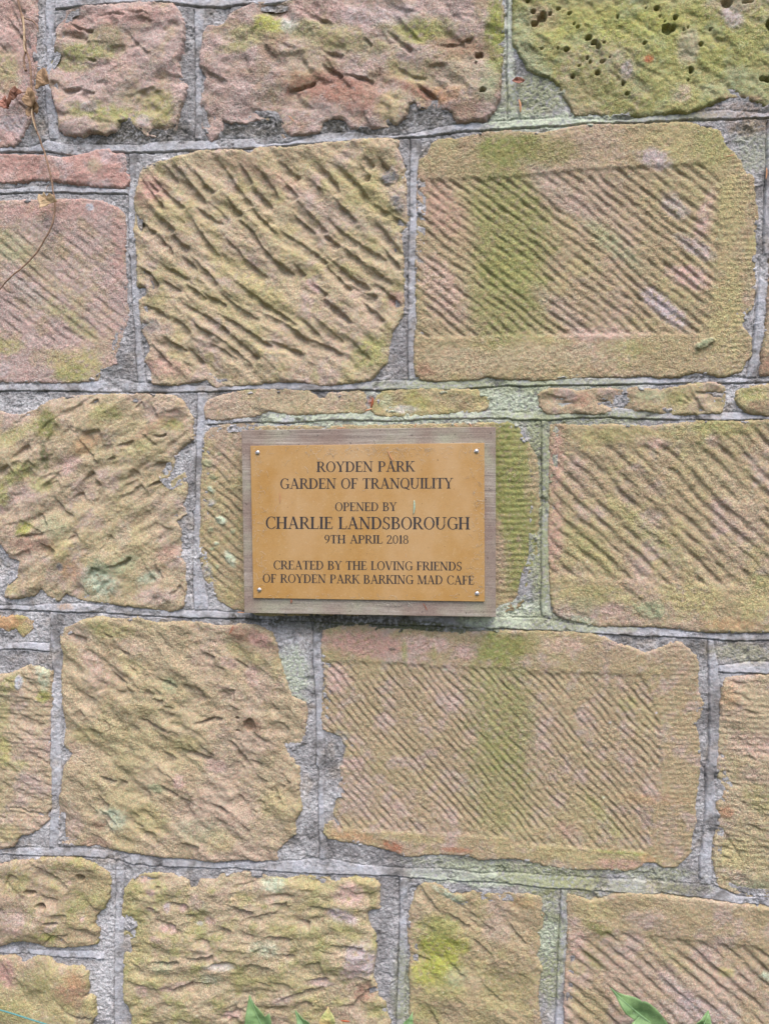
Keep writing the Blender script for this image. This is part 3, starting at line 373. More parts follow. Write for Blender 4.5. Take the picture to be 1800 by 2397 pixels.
stone(poly(('D0', [(820,790),(870,720),(920,700),(1000,690),(1090,700),(1160,710),(1220,740),(1230,790),(1290,790),(1310,730),(1400,740),(1440,700),(1540,690),(1640,690)]), ('D1', [(100,720),(200,730),(300,710),(440,720),(500,750),(560,730),(650,720),(760,735),(790,760),(790,900),(740,910),(700,930),(720,1000),(760,1080),(770,1200),(740,1330),(770,1420),(780,1490),(830,1530),(860,1661),(870,2300)]), ('D0', [(870,2300),(870,1600),(820,1500),(810,1300),(820,1180),(800,1090),(860,1060),(880,1010),(830,990),(800,960),(810,860)])),
      'mossy block with rows of scalloped hollows and pale pink flecks, bottom', ('buff', 'yellow', 'moss'), mot=.8, seed=24, sw=1.25, sd=1.15, scal=[(3,.026,.0034,.016)], lift=.0068, edge=.014, lump=[(0.13,0.006,0,1.4),(0.045,0.005,4,2.0),(0.016,.0018,0,1.6)],
      rnd=[(24,2,14,0.018,0.04,0.013,0.0052),(10,-30,20,0.012,0.03,0.008,0.004)],
      strokes=[('D0',1020,760,1020,790,30,.005),('D0',1090,870,1230,890,30,.006),('D0',1060,1010,1150,1015,34,.006),('D0',960,900,1010,915,30,.005),('D0',1200,950,1270,945,24,.004),('D0',1460,880,1640,930,34,.006),('D0',980,1250,1170,1240,26,.007),('D0',1330,1280,1530,1260,34,.005),('D0',1200,1215,1390,1200,30,.006),('D0',1100,1440,1250,1390,26,.006),('D0',1440,1585,1560,1580,34,.006),('D1',100,880,200,870,30,.006),('D1',270,990,350,1000,40,.008),('D1',350,900,510,920,28,.005),('D1',470,1140,690,1150,34,.006),('D1',60,1090,220,1110,30,.005),('D1',160,1200,260,1220,26,.005),('D1',320,1370,470,1360,24,.006),('D1',600,1560,770,1420,26,.006),('D1',140,1510,430,1420,28,.006)],
      blobs=[('D0',985,800,34,26,0,'pink',.85),('D0',1090,900,28,40,0,'lilac',.85),('D0',985,915,32,24,0,'pink',.75),('D0',1095,1035,60,34,0,'pink',.8),('D0',1370,980,44,30,0,'pink',.75),('D0',1020,1100,60,30,0,'pink',.6),('D0',930,720,50,24,0,'pink',.7),('D0',1190,900,24,30,0,'pink',.7),('D0',1500,1610,60,30,0,'pink',.7),('D0',1180,1390,120,24,-5,'pink',.6),('D0',930,1440,50,50,0,'pink',.6),('D0',1080,1420,60,24,0,'pink',.7),('D0',1300,1000,24,14,0,'pale',.7),('D0',1420,1280,110,24,0,'pale',.4),('D0',1060,1280,70,50,0,'sage',.6),('D0',1370,1360,100,40,0,'mint',.4),('D1',610,820,110,100,0,'pink',.8),('D1',560,950,110,60,15,'lilac',.8),('D1',690,1230,110,130,0,'lilac',.85),('D1',620,1300,110,50,-40,'mauve',.7),('D1',700,1450,90,60,-40,'red',.6),('D1',420,1390,120,26,0,'mauve',.7),('D1',170,1500,80,30,-20,'mauve',.6),('D1',260,1060,160,50,10,'moss',.4),('D1',110,750,90,50,0,'mint',.7),('D1',60,1160,110,60,0,'mint',.45),('D1',590,1040,130,50,20,'moss',.5),('D1',470,1140,110,34,0,'moss',.4),('D1',330,750,130,50,0,'yellow',.7),('D1',330,1580,220,60,0,'moss',.3),('D1',760,850,34,80,0,'olive',.5),('D0',1280,860,60,60,0,'mauve',.5),('D0',870,1000,80,140,0,'moss',.5)])
stone(poly(('D1', [(1050,800),(1070,760),(1160,760),(1250,800),(1330,850),(1400,810),(1480,830),(1640,822)]), ('D2', [(10,830),(100,830),(180,850),(190,930),(180,1030),(155,1080),(170,1150),(140,1210),(180,1300),(160,1400),(150,1480),(165,1600),(170,2300)]), ('D1', [(990,2300),(1000,1600),(1010,1450),(1000,1350),(1010,1200),(990,1080),(1000,930)])),
      'narrow block with a vivid lime moss patch at the bottom', ('khaki', 'tan', 'yellow'), mot=.6, seed=25, scal=[(-38,.026,.0022,.014)], lift=.0048, edge=.013, lump=[(0.11,0.006,-38,1.5),(0.04,0.003,-40,1.8),(.006,.0007,0,1)], rnd=[(18,-42,10,.03,.06,.008,.0032)],
      blobs=[('D1',1200,1180,170,200,-20,'bright',.8),('D1',1120,1330,120,110,0,'bright',.7),('D1',1180,1020,150,90,0,'moss',.7),('D1',1240,1420,120,90,20,'moss',.6),('D1',1080,870,90,100,0,'buff',.7),('D1',1240,820,110,24,30,'mint',.9),('D1',1320,845,36,22,20,'sage',.9,.0014),('D1',1300,1350,80,70,0,'sage',.5),('D1',1100,1580,100,60,0,'moss',.6),('D1',1560,1000,110,150,0,'mauve',.4),('D1',1560,1400,110,130,30,'olive',.5),('D2',60,980,110,110,0,'tan',.6),('D2',70,1400,90,110,0,'olive',.35),('D2',60,880,110,40,0,'orange',.4)])
stone(poly(('D2', [(360,830),(420,840),(500,875),(580,860),(640,830),(750,815),(900,830),(1100,850),(1300,870),(1500,900),(1661,915),(2100,960),(2100,2300),(340,2300),(345,1500),(350,1300),(370,1150),(360,1000)])),
      'furrowed block in the bottom right corner with a plain band along its top', ('khaki', 'mauve', 'tan'), seed=26, lift=.0042, lump=[(0.14,0.003,0,1),(0.03,.0016,-42,1.5),(0.008,.0006,0,1)],
      furrow=dict(P=poly(('D2', [(345,1140),(480,1080),(620,1062),(900,1095),(1100,1115),(1400,1145),(1661,1172),(2100,1200),(2100,2300),(345,2300)])), ang=-42, per=.0140, amp=.0044, rec=.0018, soft=.004),
      blobs=[('D2',560,1040,110,40,20,'olive',.7),('D2',520,930,160,70,0,'yellow',.55),('D2',420,1100,60,60,0,'pink',.6),('D2',420,1220,60,110,0,'pink',.5),('D2',850,970,140,60,0,'mauve',.5),('D2',1380,1320,60,36,10,'yellow',.9),('D2',520,1250,110,36,42,'olive',.6),('D2',1200,1600,300,110,0,'lilac',.4),('D2',1100,1480,200,60,40,'lilac',.4),('D2',1000,1200,250,40,42,'yellow',.4),('D2',1640,1360,40,30,0,'mint',.8),('D2',420,1300,70,60,0,'yellow',.5),('D2',1200,870,300,50,5,'buff',.5),('D2',480,1550,150,90,40,'yellow',.35)])

# ------------------------------------------------------------------ wall build
wall = empty('sandstone_wall', (0, 0, 0), 'old wall of pink, buff and mossy sandstone blocks in grey mortar, behind the plaque', 'wall')
G = 0.0011
def blob_mask(x, z, b, nz):
    t, bx, by, rx, ry, rot, cn, st = b[:8]
    c = W2(t, [(bx, by)])[0]; k = TILES[t][2]/F*0.995
    dx = (x-c[0])/k; dz = -(z-c[1])/k
    a = R(rot); xr = dx*math.cos(a)+dz*math.sin(a); zr = -dx*math.sin(a)+dz*math.cos(a)
    d = np.sqrt((xr/rx)**2+(zr/ry)**2) + nz*0.55
    return sstep(1.25, 0.55, d)*st
def cut_strokes(H, x0, z0, g, segs, rng):
    """segs: (ax, az, bx, bz, width, depth) in wall metres; the steep side faces down, as a chisel leaves it"""
    nz, nx = H.shape
    D = np.zeros_like(H)
    for (ax, az, bx, bz, wd, dp) in segs:
        m = wd*2.2+0.003
        i0 = max(int((min(ax, bx)-m-x0)/g), 0); i1 = min(int((max(ax, bx)+m-x0)/g)+2, nx)
        j0 = max(int((min(az, bz)-m-z0)/g), 0); j1 = min(int((max(az, bz)+m-z0)/g)+2, nz)
        if i1 <= i0 or j1 <= j0: continue
        xs = x0+np.arange(i0, i1)*g; zs = z0+np.arange(j0, j1)*g
        X, Z = np.meshgrid(xs, zs)
        if ax > bx: ax, az, bx, bz = bx, bz, ax, az
        L = math.hypot(bx-ax, bz-az)+1e-9; ux, uz = (bx-ax)/L, (bz-az)/L
        s = ((X-ax)*ux+(Z-az)*uz)/L
        n = (X-ax)*(-uz)+(Z-az)*ux
        bow = (rng.random()-0.5)*0.14*L
        n = n - bow*4*s*(1-s) + 0.0016*perlin(X/0.012, Z/0.012, 31) + 0.0007*perlin(X/0.004, Z/0.004, 37)
        prof = np.where(n < 0, sstep(-1.5*wd, 0, n), 1-sstep(0, 0.22*wd+0.0007, n))
        env = sstep(-0.15, 0.55, s)*(1-sstep(0.90, 1.08, s))*np.clip(.9+.6*perlin(X/.012, Z/.012, 41), .45, 1.1)
        d = dp*prof*env
        D[j0:j1, i0:i1] = np.maximum(D[j0:j1, i0:i1], d)
    return D
def build_stone(S, idx, g=G):
    rng = random.Random(S['seed']*101+5)
    P = S['P']; mg = 0.008
    x0, z0 = P.min(0)-mg; x1, z1 = P.max(0)+mg
    xs = np.arange(x0, x1, g); zs = np.arange(z0, z1, g)
    X, Z = np.meshgrid(xs, zs); sd = S['seed']
    d = sdf_poly(X, Z, P) + 0.0016*fbm(X, Z, 0.013, 3, 11, .6) + 0.0016*fbm(X, Z, 0.0045, 2, 12) - S.get('grow', .0022)
    e = -d
    hm = mortar_base(X, Z)
    h = np.full(X.shape, S['lift']*.80, float)
    for (sca, amp, ang, an) in S['lump']:
        a = R(ang); xr = X*math.cos(a)+Z*math.sin(a); zr = -X*math.sin(a)+Z*math.cos(a)
        h += amp*fbm(xr/an, zr, sca, 3, 40+sd*2.7+sca*100)*1.3
    depth = np.zeros_like(X)
    for (ang, per, amp, warp) in S['scal']:
        a = R(ang); s = X*math.cos(a)+Z*math.sin(a); n = -X*math.sin(a)+Z*math.cos(a)
        n = n + warp*fbm(X, Z, .045, 3, 500+sd, .55) + .0012*fbm(X, Z, .007, 2, 501+sd)
        ph = n/per; fi = np.floor(ph); f_ = ph-fi
        rid = np.sin(fi*12.9898+sd*1.7)*43758.5453; rid = rid-np.floor(rid)
        saw = np.where(f_ < .68, sstep(0, .68, f_), 1-sstep(.68, .90, f_))
        al = np.clip(.36+2.3*fbm(s/1.3+rid*2, n, per*.9, 3, 510+sd)+.5*(rid-.5), 0, 1.5)
        depth += .60*amp*saw*al
    segs = []
    for (t, a, b, c, dd, wpx, dp) in S['strokes']:
        ex = S.get('ext', 1.0)-1; q = W2(t, [(a-(c-a)*ex*.6, b-(dd-b)*ex*.6), (c+(c-a)*ex*.4, dd+(dd-b)*ex*.4)]); segs.append((q[0, 0], q[0, 1], q[1, 0], q[1, 1], wpx*TILES[t][2]/F*S.get('sw', 1), dp*S.get('sd', 1)))
    inner = P.mean(0)
    for (n, ang, da, l0, l1, wd, dp) in S['rnd']:
        k = 0; tries = 0
        while k < n and tries < 4000:
            tries += 1
            cx_ = rng.uniform(x0, x1); cz_ = rng.uniform(z0, z1)
            if sdf_poly(np.array([cx_]), np.array([cz_]), P)[0] > -0.006: continue
            a = R(ang+rng.gauss(0, da)); L = rng.uniform(l0, l1)/2; f = rng.uniform(.6, 1.3)
            segs.append((cx_-L*math.cos(a), cz_-L*math.sin(a), cx_+L*math.cos(a), cz_+L*math.sin(a), wd*f, dp*rng.uniform(.5, 1.2))); k += 1
    if segs:
        st = cut_strokes(X, x0, z0, g, segs, rng); depth += st
    fr = np.zeros_like(X)
    if S['furrow']:
        f = S['furrow']; fd = sdf_poly(X, Z, f['P']) + 0.0012*fbm(X, Z, .02, 2, 61)
        pm = sstep(f['soft'], -f['soft'], fd)
        a = R(f['ang'] + 2.0*math.sin(sd))
        s = X*math.cos(a)+Z*math.sin(a); n = -X*math.sin(a)+Z*math.cos(a)
        n = n + 0.0045*fbm(X, Z, .07, 2, 62+sd) + 0.0011*fbm(X, Z, .016, 2, 63+sd)
        ph = n/f['per']; fi = np.floor(ph); fr_ = ph-fi
        rid = np.sin(fi*12.9898+sd)*43758.5453; rid = rid-np.floor(rid)
        saw = np.where(fr_ < 0.62, sstep(0, 0.62, fr_), 1-sstep(0.62, .90, fr_))
        al = 1.5*fbm(s/2.2+rid*3.0, n, .012, 3, 64+sd)+0.5*(rid-.5)+.5*fbm(X, Z, .05, 2, 66+sd)
        cr = X*math.cos(a-1.15)+Z*math.sin(a-1.15) + .006*fbm(X, Z, .06, 2, 67+sd)
        cross = .5+.5*np.cos(2*np.pi*(cr/(f['per']*1.55)+.18*rid))
        fr = pm*np.clip(0.62+.8*al, .04, 1.35)*saw*(1-.60*cross*np.clip(.7+1.2*fbm(X, Z, .05, 2, 68+sd), 0, 1))
        depth += .80*f['amp']*fr + .55*f['rec']*pm
    if S['hatch']:
        hx = px([S['hatch']['x']], [1200])[0, 0] if S['hatch']['x'] > 0 else -9
        hmk = sstep(hx-.012, hx+.012, X + .008*fbm(X, Z, .03, 2, 71))
        ph = (Z + 0.003*fbm(X, Z, .05, 2, 72))/S['hatch']['per']
        depth += .6*S['hatch']['amp']*hmk*(.5+.5*np.sin(ph*2*np.pi))*(.5+np.clip(fbm(X/2.5, Z, .012, 2, 73)+.4, 0, 1))
    h -= depth
    h += S['ruf']*1.7*fbm(X, Z, .0042, 3, 81, .7) + S['ruf']*fbm(X, Z, .011, 2, 82)
    pit = np.zeros_like(X)
    for (t, a, b, rx, ry, *pk) in S['pits']:
        c = W2(t, [(a, b)])[0]; k = TILES[t][2]/F
        dd = np.sqrt(((X-c[0])/(rx*k))**2+((Z-c[1])/(ry*k))**2) + .25*perlin(X/.006, Z/.006, 83)
        pit = np.maximum(pit, sstep(1.02, .55, dd)*min(rx, ry)*k*2.6*(pk[0] if pk else 1))
    h -= pit
    # colour
    c0, c1, c2 = [PAL[k] for k in S['base']]
    col = np.broadcast_to(c0, X.shape+(3,)).copy()
    n1 = fbm(X, Z, .05, 4, 90+sd, .62); n2 = fbm(X, Z, .028, 4, 120+sd, .62); n3 = fbm(X, Z, .010, 3, 150+sd, .6)
    col = mix(col, c1, sstep(-.05, .40, n1)*.8)
    col = mix(col, c2, sstep(-.05, .40, n2)*.75)
    big = fbm(X, Z, .15, 4, 777, .6); fin = fbm(X, Z, .006, 3, 779, .6)
    col = mix(col, PAL['yellow']*.6+PAL['moss']*.4, sstep(.0, .38, big+.35*fin)*.50*S.get('mot', 1))
    col = mix(col, PAL['pink']*.5+PAL['mauve']*.5, sstep(.06, .40, -big+.35*fin)*.42)
    if S['furrow'] is not None or segs:
        wear = np.clip(depth/.004, 0, 1)                       # algae keeps to the ridges, cut stone stays pinker
        col = mix(col, PAL['tan']*.55+PAL['mauve']*.35, wear*.45)
    bn = fbm(X, Z, .018, 4, 180+sd, .65)
    bnf = fbm(X, Z, .006, 3, 200+sd, .6)
    nzb = bn*1.0+bnf*.5
    for b in S['blobs']:
        m = blob_mask(X, Z, b, nzb)
        brk = np.clip(.95+1.4*bnf+.9*n3, .15, 1)
        col = mix(col, PAL[b[6]], np.clip(m*brk*1.15, 0, 1))
        if len(b) > 8: h += b[8]*sstep(.25, .7, m)*(1+.8*bnf)
    col = mix(col, PAL['mint'], np.clip(sstep(.56, .72, fbm(X, Z, .005, 2, 210+sd)), 0, 1)*.6)
    col *= (1+.16*n3+.10*bnf)[..., None]
    # rim: rounds over and dives under the mortar
    p = np.clip(e/(S['edge']*.62*(1+.6*fbm(X, Z, .03, 2, 95))), 0, 1); p = 1-(1-p)**2.4
    step = S.get('step', .62)
    p = step+(1-step)*p
    he = hm - 0.0002
    H = np.where(e > 0, he+(h-he)*p, he+(h-he)*step*np.clip(1+e/.0012, 0, 1)+e*1.6)
    H = np.maximum(H, hm-0.007)
    keep = (e[:-1, :-1] > -.0045) & (e[1:, :-1] > -.0045) & (e[:-1, 1:] > -.0045) & (e[1:, 1:] > -.0045)
    grain = np.clip(.85+.9*fbm(X, Z, .06, 3, 230+sd, .6), .30, 1.15)
    me = grid_mesh('stone_block', X, Z, H, keep, col, np.minimum(grain, 1)*(.72+.28*((sd*.618) % 1)))
    o = link_mesh('stone_block', me, M_STONE, wall); o['label'] = S['label']
    return o
for i, S in enumerate(STONES): build_stone(S, i)

# ---- mortar sheet
GM = 0.0009
def build_mortar():
    c = px([-108, 1958, -108, 1958], [-190, -190, 2600, 2600])
    x0, x1, z0, z1 = c[:, 0].min(), c[:, 0].max(), c[:, 2].min(), c[:, 2].max()
    xs = np.arange(x0, x1, GM); zs = np.arange(z0, z1, GM)
    X, Z = np.meshgrid(xs, zs)
    dmin = np.full(X.shape, .05)
    for S in STONES:
        P = S['P']; m = .03
        i0 = max(int((P[:, 0].min()-m-x0)/GM), 0); i1 = min(int((P[:, 0].max()+m-x0)/GM)+1, len(xs))
        j0 = max(int((P[:, 1].min()-m-z0)/GM), 0); j1 = min(int((P[:, 1].max()+m-z0)/GM)+1, len(zs))
        if i1 <= i0 or j1 <= j0: continue
        s = (slice(j0, j1), slice(i0, i1))
        dmin[s] = np.minimum(dmin[s], sdf_poly(X[s], Z[s], P))
    need = dmin > -.009
    # evaluate only where the sheet is needed
    xn = X[need]; zn = Z[need]; dn = dmin[need]
    hm = mortar_base(xn, zn)
    n_a = fbm(xn, zn, .012, 4, 301, .62); n_b = fbm(xn, zn, .004, 2, 302); n_c = fbm(xn, zn, .06, 3, 303)
    rough = np.clip(.55+1.2*n_c, .2, 1.3)
    h = hm + .0023*n_a*rough + .0010*n_b
    rdg = 1-np.abs(fbm(xn, zn, .02, 3, 304, .6))*5           # a few shrinkage cracks
    h -= .0014*np.clip(rdg-.62, 0, .4)/.4*np.clip(fbm(xn, zn, .05, 2, 305)+.1, 0, .5)*2
    col = np.broadcast_to(PAL['grey'], xn.shape+(3,)).copy()
    col = mix(col, PAL['dgrey'], sstep(-.1, .35, n_a)*.55)
    col = mix(col, PAL['pale'], sstep(.0, .4, fbm(xn, zn, .02, 4, 306, .65))*.4)
    col = mix(col, PAL['tan'], sstep(.12, .45, fbm(xn, zn, .04, 3, 307))*.35)
    ef = fbm(xn, zn, .045, 4, 320, .6)
    col = mix(col, PAL['pale'], sstep(.10, .35, ef)*.5)
    col = mix(col, PAL['grime']*.4+PAL['dgrey']*.6, sstep(.10, .34, -ef)*.75)
    lap = sstep(.16, .30, fbm(xn, zn, .028, 4, 321, .62)+np.minimum(dn, 0)/.014)*np.exp(-np.maximum(dn, 0)/.006)
    h += .0034*lap
    crumb = sstep(.2, .42, fbm(xn, zn, .035, 3, 322))                      # crumbled hollows
    h -= crumb*(.0016+.0030*np.abs(fbm(xn, zn, .007, 2, 323)))
    rib = np.zeros_like(xn); gro = np.zeros_like(xn)
    wig = .0018*fbm(xn, zn, .030, 3, 308) + .0007*fbm(xn, zn, .007, 2, 309)
    wob2 = .0022*fbm(xn, zn, .045, 3, 340)
    def band(lo, hi, valid):
        nonlocal rib, gro, h
        hi = hi + wob2
        wdt = np.maximum(hi-lo, 1e-4); t = np.clip(1-(wdt*0+ (cur-lo)/wdt), 0, 1)    # 0 at hi edge, 1 at lo edge
        ins = sstep(-.0004, .0004, cur-lo)*sstep(-.0008, .0008, hi-cur)*valid*sstep(-.30, -.10, fbm(xn, zn, .05, 4, 341, .6))
        brk = .65+.6*fbm(xn, zn, .05, 3, 310)
        top = hm + .0002 + .0018*t + .0005*n_b + .0014*n_a
        h = np.where(ins > 0, h+(top-h)*ins, h)
        rib = np.maximum(rib, ins)
        g = np.exp(-((cur-lo+.0004)/.0008)**2)*valid*np.clip(brk*1.5, .30, 1.2)
        g2 = np.exp(-((cur-hi-.0005)/.0009)**2)*valid*np.clip(brk-.35, 0, .8)
        gro = np.maximum(gro, np.maximum(g, g2))
    for (lf, rt) in VJ:
        zlo, zhi = max(lf[0, 1], rt[0, 1]), min(lf[-1, 1], rt[-1, 1])
        cur = xn + wig
        lo = np.interp(zn, lf[:, 1], lf[:, 0]); hi = np.interp(zn, rt[:, 1], rt[:, 0])
        band(lo, hi, ((zn > zlo) & (zn < zhi)).astype(float))
    for (tp_, bt) in HJ:
        xlo, xhi = max(tp_[0, 0], bt[0, 0]), min(tp_[-1, 0], bt[-1, 0])
        cur = zn + wig
        hi = np.interp(xn, tp_[:, 0], tp_[:, 1]); lo = np.interp(xn, bt[:, 0], bt[:, 1])
        band(lo, hi, sstep(xlo-.001, xlo+.001, xn)*sstep(xhi+.001, xhi-.001, xn))
    h -= .0034*gro
    # crack where the mortar lets go of the stone
    ck = np.exp(-((dn-.0002)/.0010)**2)*np.clip(fbm(xn, zn, .03, 3, 311)*2.6, 0, 1)
    h -= .0017*ck
    col = mix(col, PAL['cool'], rib*np.clip(.34+1.1*ef+.5*n_a, 0, .8))
    nzb = fbm(xn, zn, .022, 4, 312, .65)
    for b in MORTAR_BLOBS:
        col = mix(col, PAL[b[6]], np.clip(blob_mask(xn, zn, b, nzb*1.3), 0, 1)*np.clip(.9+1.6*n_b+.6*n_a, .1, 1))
    col *= (1+.14*n_b+.10*n_a)[..., None]
    Hf = np.zeros(X.shape); Hf[need] = h
    cf = np.zeros(X.shape+(3,)); cf[need] = col
    keep = need[:-1, :-1] & need[1:, :-1] & need[:-1, 1:] & need[1:, 1:]
    gf = np.ones(X.shape); gf[need] = np.clip(.95-.45*rib+.5*n_c, .25, 1)
    me = grid_mesh('mortar', X, Z, Hf, keep, cf, gf)
    link_mesh('mortar', me, M_MORTAR, wall)
MORTAR_BLOBS = [('A2',20,300,60,420,0,'cool',.5),('A1',1640,300,40,420,0,'mint',0.74),('A1',1600,760,200,70,0,'mint',1.08),('A2',150,620,230,160,0,'sage',0.90),('A2',250,790,450,60,0,'mint',1.15),('A2',1000,760,400,40,0,'sage',0.60),('A2',1450,720,250,60,0,'brown',.5),('A2',1550,950,120,180,0,'sage',0.54),('A2',1560,820,140,60,0,'brown',.55),('A2',60,430,70,60,60,'grime',.75),
    ('B1',1300,840,500,70,0,'sage',0.90),('B1',800,1040,900,80,0,'mint',1.15),('B1',1570,930,150,90,0,'mint',1.28),('B2',100,950,260,160,0,'mint',1.22),('B2',300,840,500,60,0,'sage',0.72),('B2',400,1040,500,60,0,'sage',0.84),('B2',220,1400,80,350,0,'sage',1.02),('C2',190,300,90,400,0,'sage',1.02),('C2',80,640,160,80,0,'mint',1.22),('C2',250,720,500,70,0,'sage',0.84),('C1',1550,710,250,70,0,'mint',1.08),('C1',650,722,900,70,2,'grime',1.05),('C1',600,740,500,40,2,'deep',.4),('C1',1200,750,400,40,2,'deep',.5),('B1',900,900,180,40,0,'mint',0.81),('B1',745,940,26,40,0,'rust',.7),  # dark mossy dirt below the board, with its contact shadow painted into the colour
    ('B2',150,1200,60,160,0,'sage',0.96),('C1',250,850,140,160,0,'pale',.5),('C1',230,1050,120,200,0,'mint',0.88),('C1',300,750,300,60,0,'grime',.4),('D1',1500,700,500,90,0,'mint',1.08),('D2',200,700,400,110,0,'sage',0.96),('D2',700,770,500,60,0,'moss',.45),('D2',230,1150,110,420,0,'sage',1.02),('D2',230,1100,70,160,0,'mint',0.81),('D1',950,1450,80,300,0,'sage',0.72),('D2',420,830,250,50,0,'olive',.5),('D1',900,600,500,60,8,'dgrey',.7),('D1',1300,610,350,50,0,'sage',0.60),
    ('A0',830,860,420,80,0,'grime',1.0),('A0',1520,820,160,70,0,'grime',.9),('A1',100,830,200,70,0,'grime',.9),('A1',500,800,160,60,-4,'grime',1.0),('A1',800,840,300,40,-4,'grime',.8),('A1',1100,760,240,80,0,'grime',.8),('A0',1230,400,60,420,0,'dgrey',.5),('A0',330,500,60,500,0,'cool',.6),('A0',420,110,100,90,0,'dgrey',.6),('B1',930,560,90,300,0,'dgrey',.7),('B0',840,600,120,250,0,'dgrey',.4),('B0',150,960,260,70,0,'pale',.4),('C0',120,330,110,120,0,'cool',.5),('C0',450,570,300,40,5,'pale',.4),('C0',420,610,70,26,0,'orange',.55),('C0',150,960,230,80,0,'dgrey',.5),('C0',380,1400,90,400,0,'pale',.3),('D0',690,1050,110,400,0,'pale',.5),('D0',640,1450,130,200,0,'pale',.6),('D1',850,850,90,130,0,'dgrey',.7),('D1',840,1300,110,300,0,'dgrey',.45),('C2',1180,900,90,110,0,'grime',.6),('C2',1500,910,260,80,0,'tan',.35),('C2',1500,910,200,60,0,'sage',0.48),('C2',1300,1400,90,500,0,'dgrey',.35),('D2',1130,680,110,60,0,'dgrey',.6),('D2',1650,870,150,60,0,'cool',.5),('D2',900,680,300,50,0,'sage',0.72)]
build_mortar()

# ---- masonry behind and beyond the photograph
def box_obj(name, x0, x1, y0, y1, z0, z1, mat, parent=None, bev=0.0):
    V = [(x, y, z) for x in (x0, x1) for y in (y0, y1) for z in (z0, z1)]
    Fc = [(0,1,3,2),(4,6,7,5),(0,4,5,1),(2,3,7,6),(0,2,6,4),(1,5,7,3)]
    me = mesh_py(name, V, Fc, False); o = link_mesh(name, me, mat, parent)
    if bev:
        b = o.modifiers.new('bevel', 'BEVEL'); b.width = bev; b.segments = 3
    return o
M_CORE = plain('old_mortar_core', tuple(PAL['dgrey']), .95, .25, 60, .003)
WX0, WX1, WZ1 = -1.7, 1.7, 2.15
box_obj('wall_core', WX0, WX1, 0.0105, 0.42, -0.2, WZ1-.02, M_CORE, wall)
def rect_stone(x0, x1, z0, z1, seed, label):
    rr = random.Random(seed); pts = []
    g_ = .006
    for (a, b, c, d, n) in ((x0, z0, x1, z0, 5), (x1, z0, x1, z1, 4), (x1, z1, x0, z1, 5), (x0, z1, x0, z0, 4)):
        for i in range(n):
            t = i/n; pts.append((a+(c-a)*t+rr.uniform(-.004, .004), b+(d-b)*t+rr.uniform(-.004, .004)))
    P = np.array(pts)
    bases = [('buff', 'tan', 'mauve'), ('tan', 'mauve', 'yellow'), ('buff', 'yellow', 'moss'), ('mauve', 'pink', 'buff')]
    S = dict(P=P, label=label, base=bases[seed % 4], lift=.0042, edge=.012, lump=[(.13,.006,-30,1.5),(.045,.004,-35,1.8)], scal=[], strokes=[], rnd=[(16,-40,12,.03,.07,.010,.004)], furrow=None, hatch=None, blobs=[], pits=[], seed=seed, ruf=.0005)
    build_stone(S, 0, .004)
def zlev(u, v): return px([u], [v])[0, 2]
XL = px([-108], [1200])[0, 0]-.012; XR = px([1958], [1200])[0, 0]+.012
lv_l = [zlev(-108, v) for v in (-196, 347, 904, 1420, 1994, 2622)]
lv_r = [zlev(1958, v) for v in (-196, 272, 889, 1496, 2125, 2622)]
sd_ = 60
for (lv, xa, xb) in ((lv_l, WX0, XL), (lv_r, XR, WX1)):
    for k in range(5):
        rr = random.Random(sd_); z1, z0 = lv[k], lv[k+1]
        xm = xa+(xb-xa)*rr.uniform(.42, .6)
        for (p, q) in ((xa, xm), (xm, xb)):
            rect_stone(p+.006, q-.006, z0+.007, z1-.007, sd_, 'plain rough faced block beyond the edge of the picture'); sd_ += 1
ztop = min(lv_l[0], lv_r[0])
for (z0, z1) in ((max(lv_l[0], lv_r[0])+.002, WZ1), (0.0, min(lv_l[-1], lv_r[-1]))):
    nrow = 1 if z1-z0 < .35 else 2
    for r_ in range(nrow):
        a0 = z0+(z1-z0)*r_/nrow; a1 = z0+(z1-z0)*(r_+1)/nrow; x = WX0; rr = random.Random(sd_+r_)
        while x < WX1-.05:
            x2 = min(x+rr.uniform(.38, .62), WX1)
            if WX1-x2 < .2: x2 = WX1
            rect_stone(x+.006, x2-.006, a0+.007, a1-.007, sd_, 'plain rough faced block beyond the edge of the picture'); sd_ += 1; x = x2

# ------------------------------------------------------------------ ground
mg_, ng_, bg_ = new_mat('garden_soil')
geo = N(ng_, 'ShaderNodeNewGeometry'); n1_ = noise(ng_, geo.outputs['Position'], 3.0, 6, .65); n2_ = noise(ng_, geo.outputs['Position'], 60.0, 4, .6)
c_ = mixc(ng_, ramp(ng_, n1_.outputs['Fac'], [(.42, (.075, .055, .038)), (.58, (.07, .10, .035))]).outputs[0], ramp(ng_, n2_.outputs['Fac'], [(.3, .6), (.7, 1.3)]).outputs[0], 1.0, 'MULTIPLY')
ng_.links.new(c_, bg_.inputs['Base Color']); bg_.inputs['Roughness'].default_value = .95
bp_ = N(ng_, 'ShaderNodeBump', Strength=1.0, Distance=.02); ng_.links.new(n2_.outputs['Fac'], bp_.inputs['Height']); ng_.links.new(bp_.outputs[0], bg_.inputs['Normal'])
me = mesh_py('ground', [(-400,-400,0),(400,-400,0),(400,400,0),(-400,400,0)], [(0,1,2,3)], False)
set_tag(link_mesh('ground', me, mg_), kind='structure')

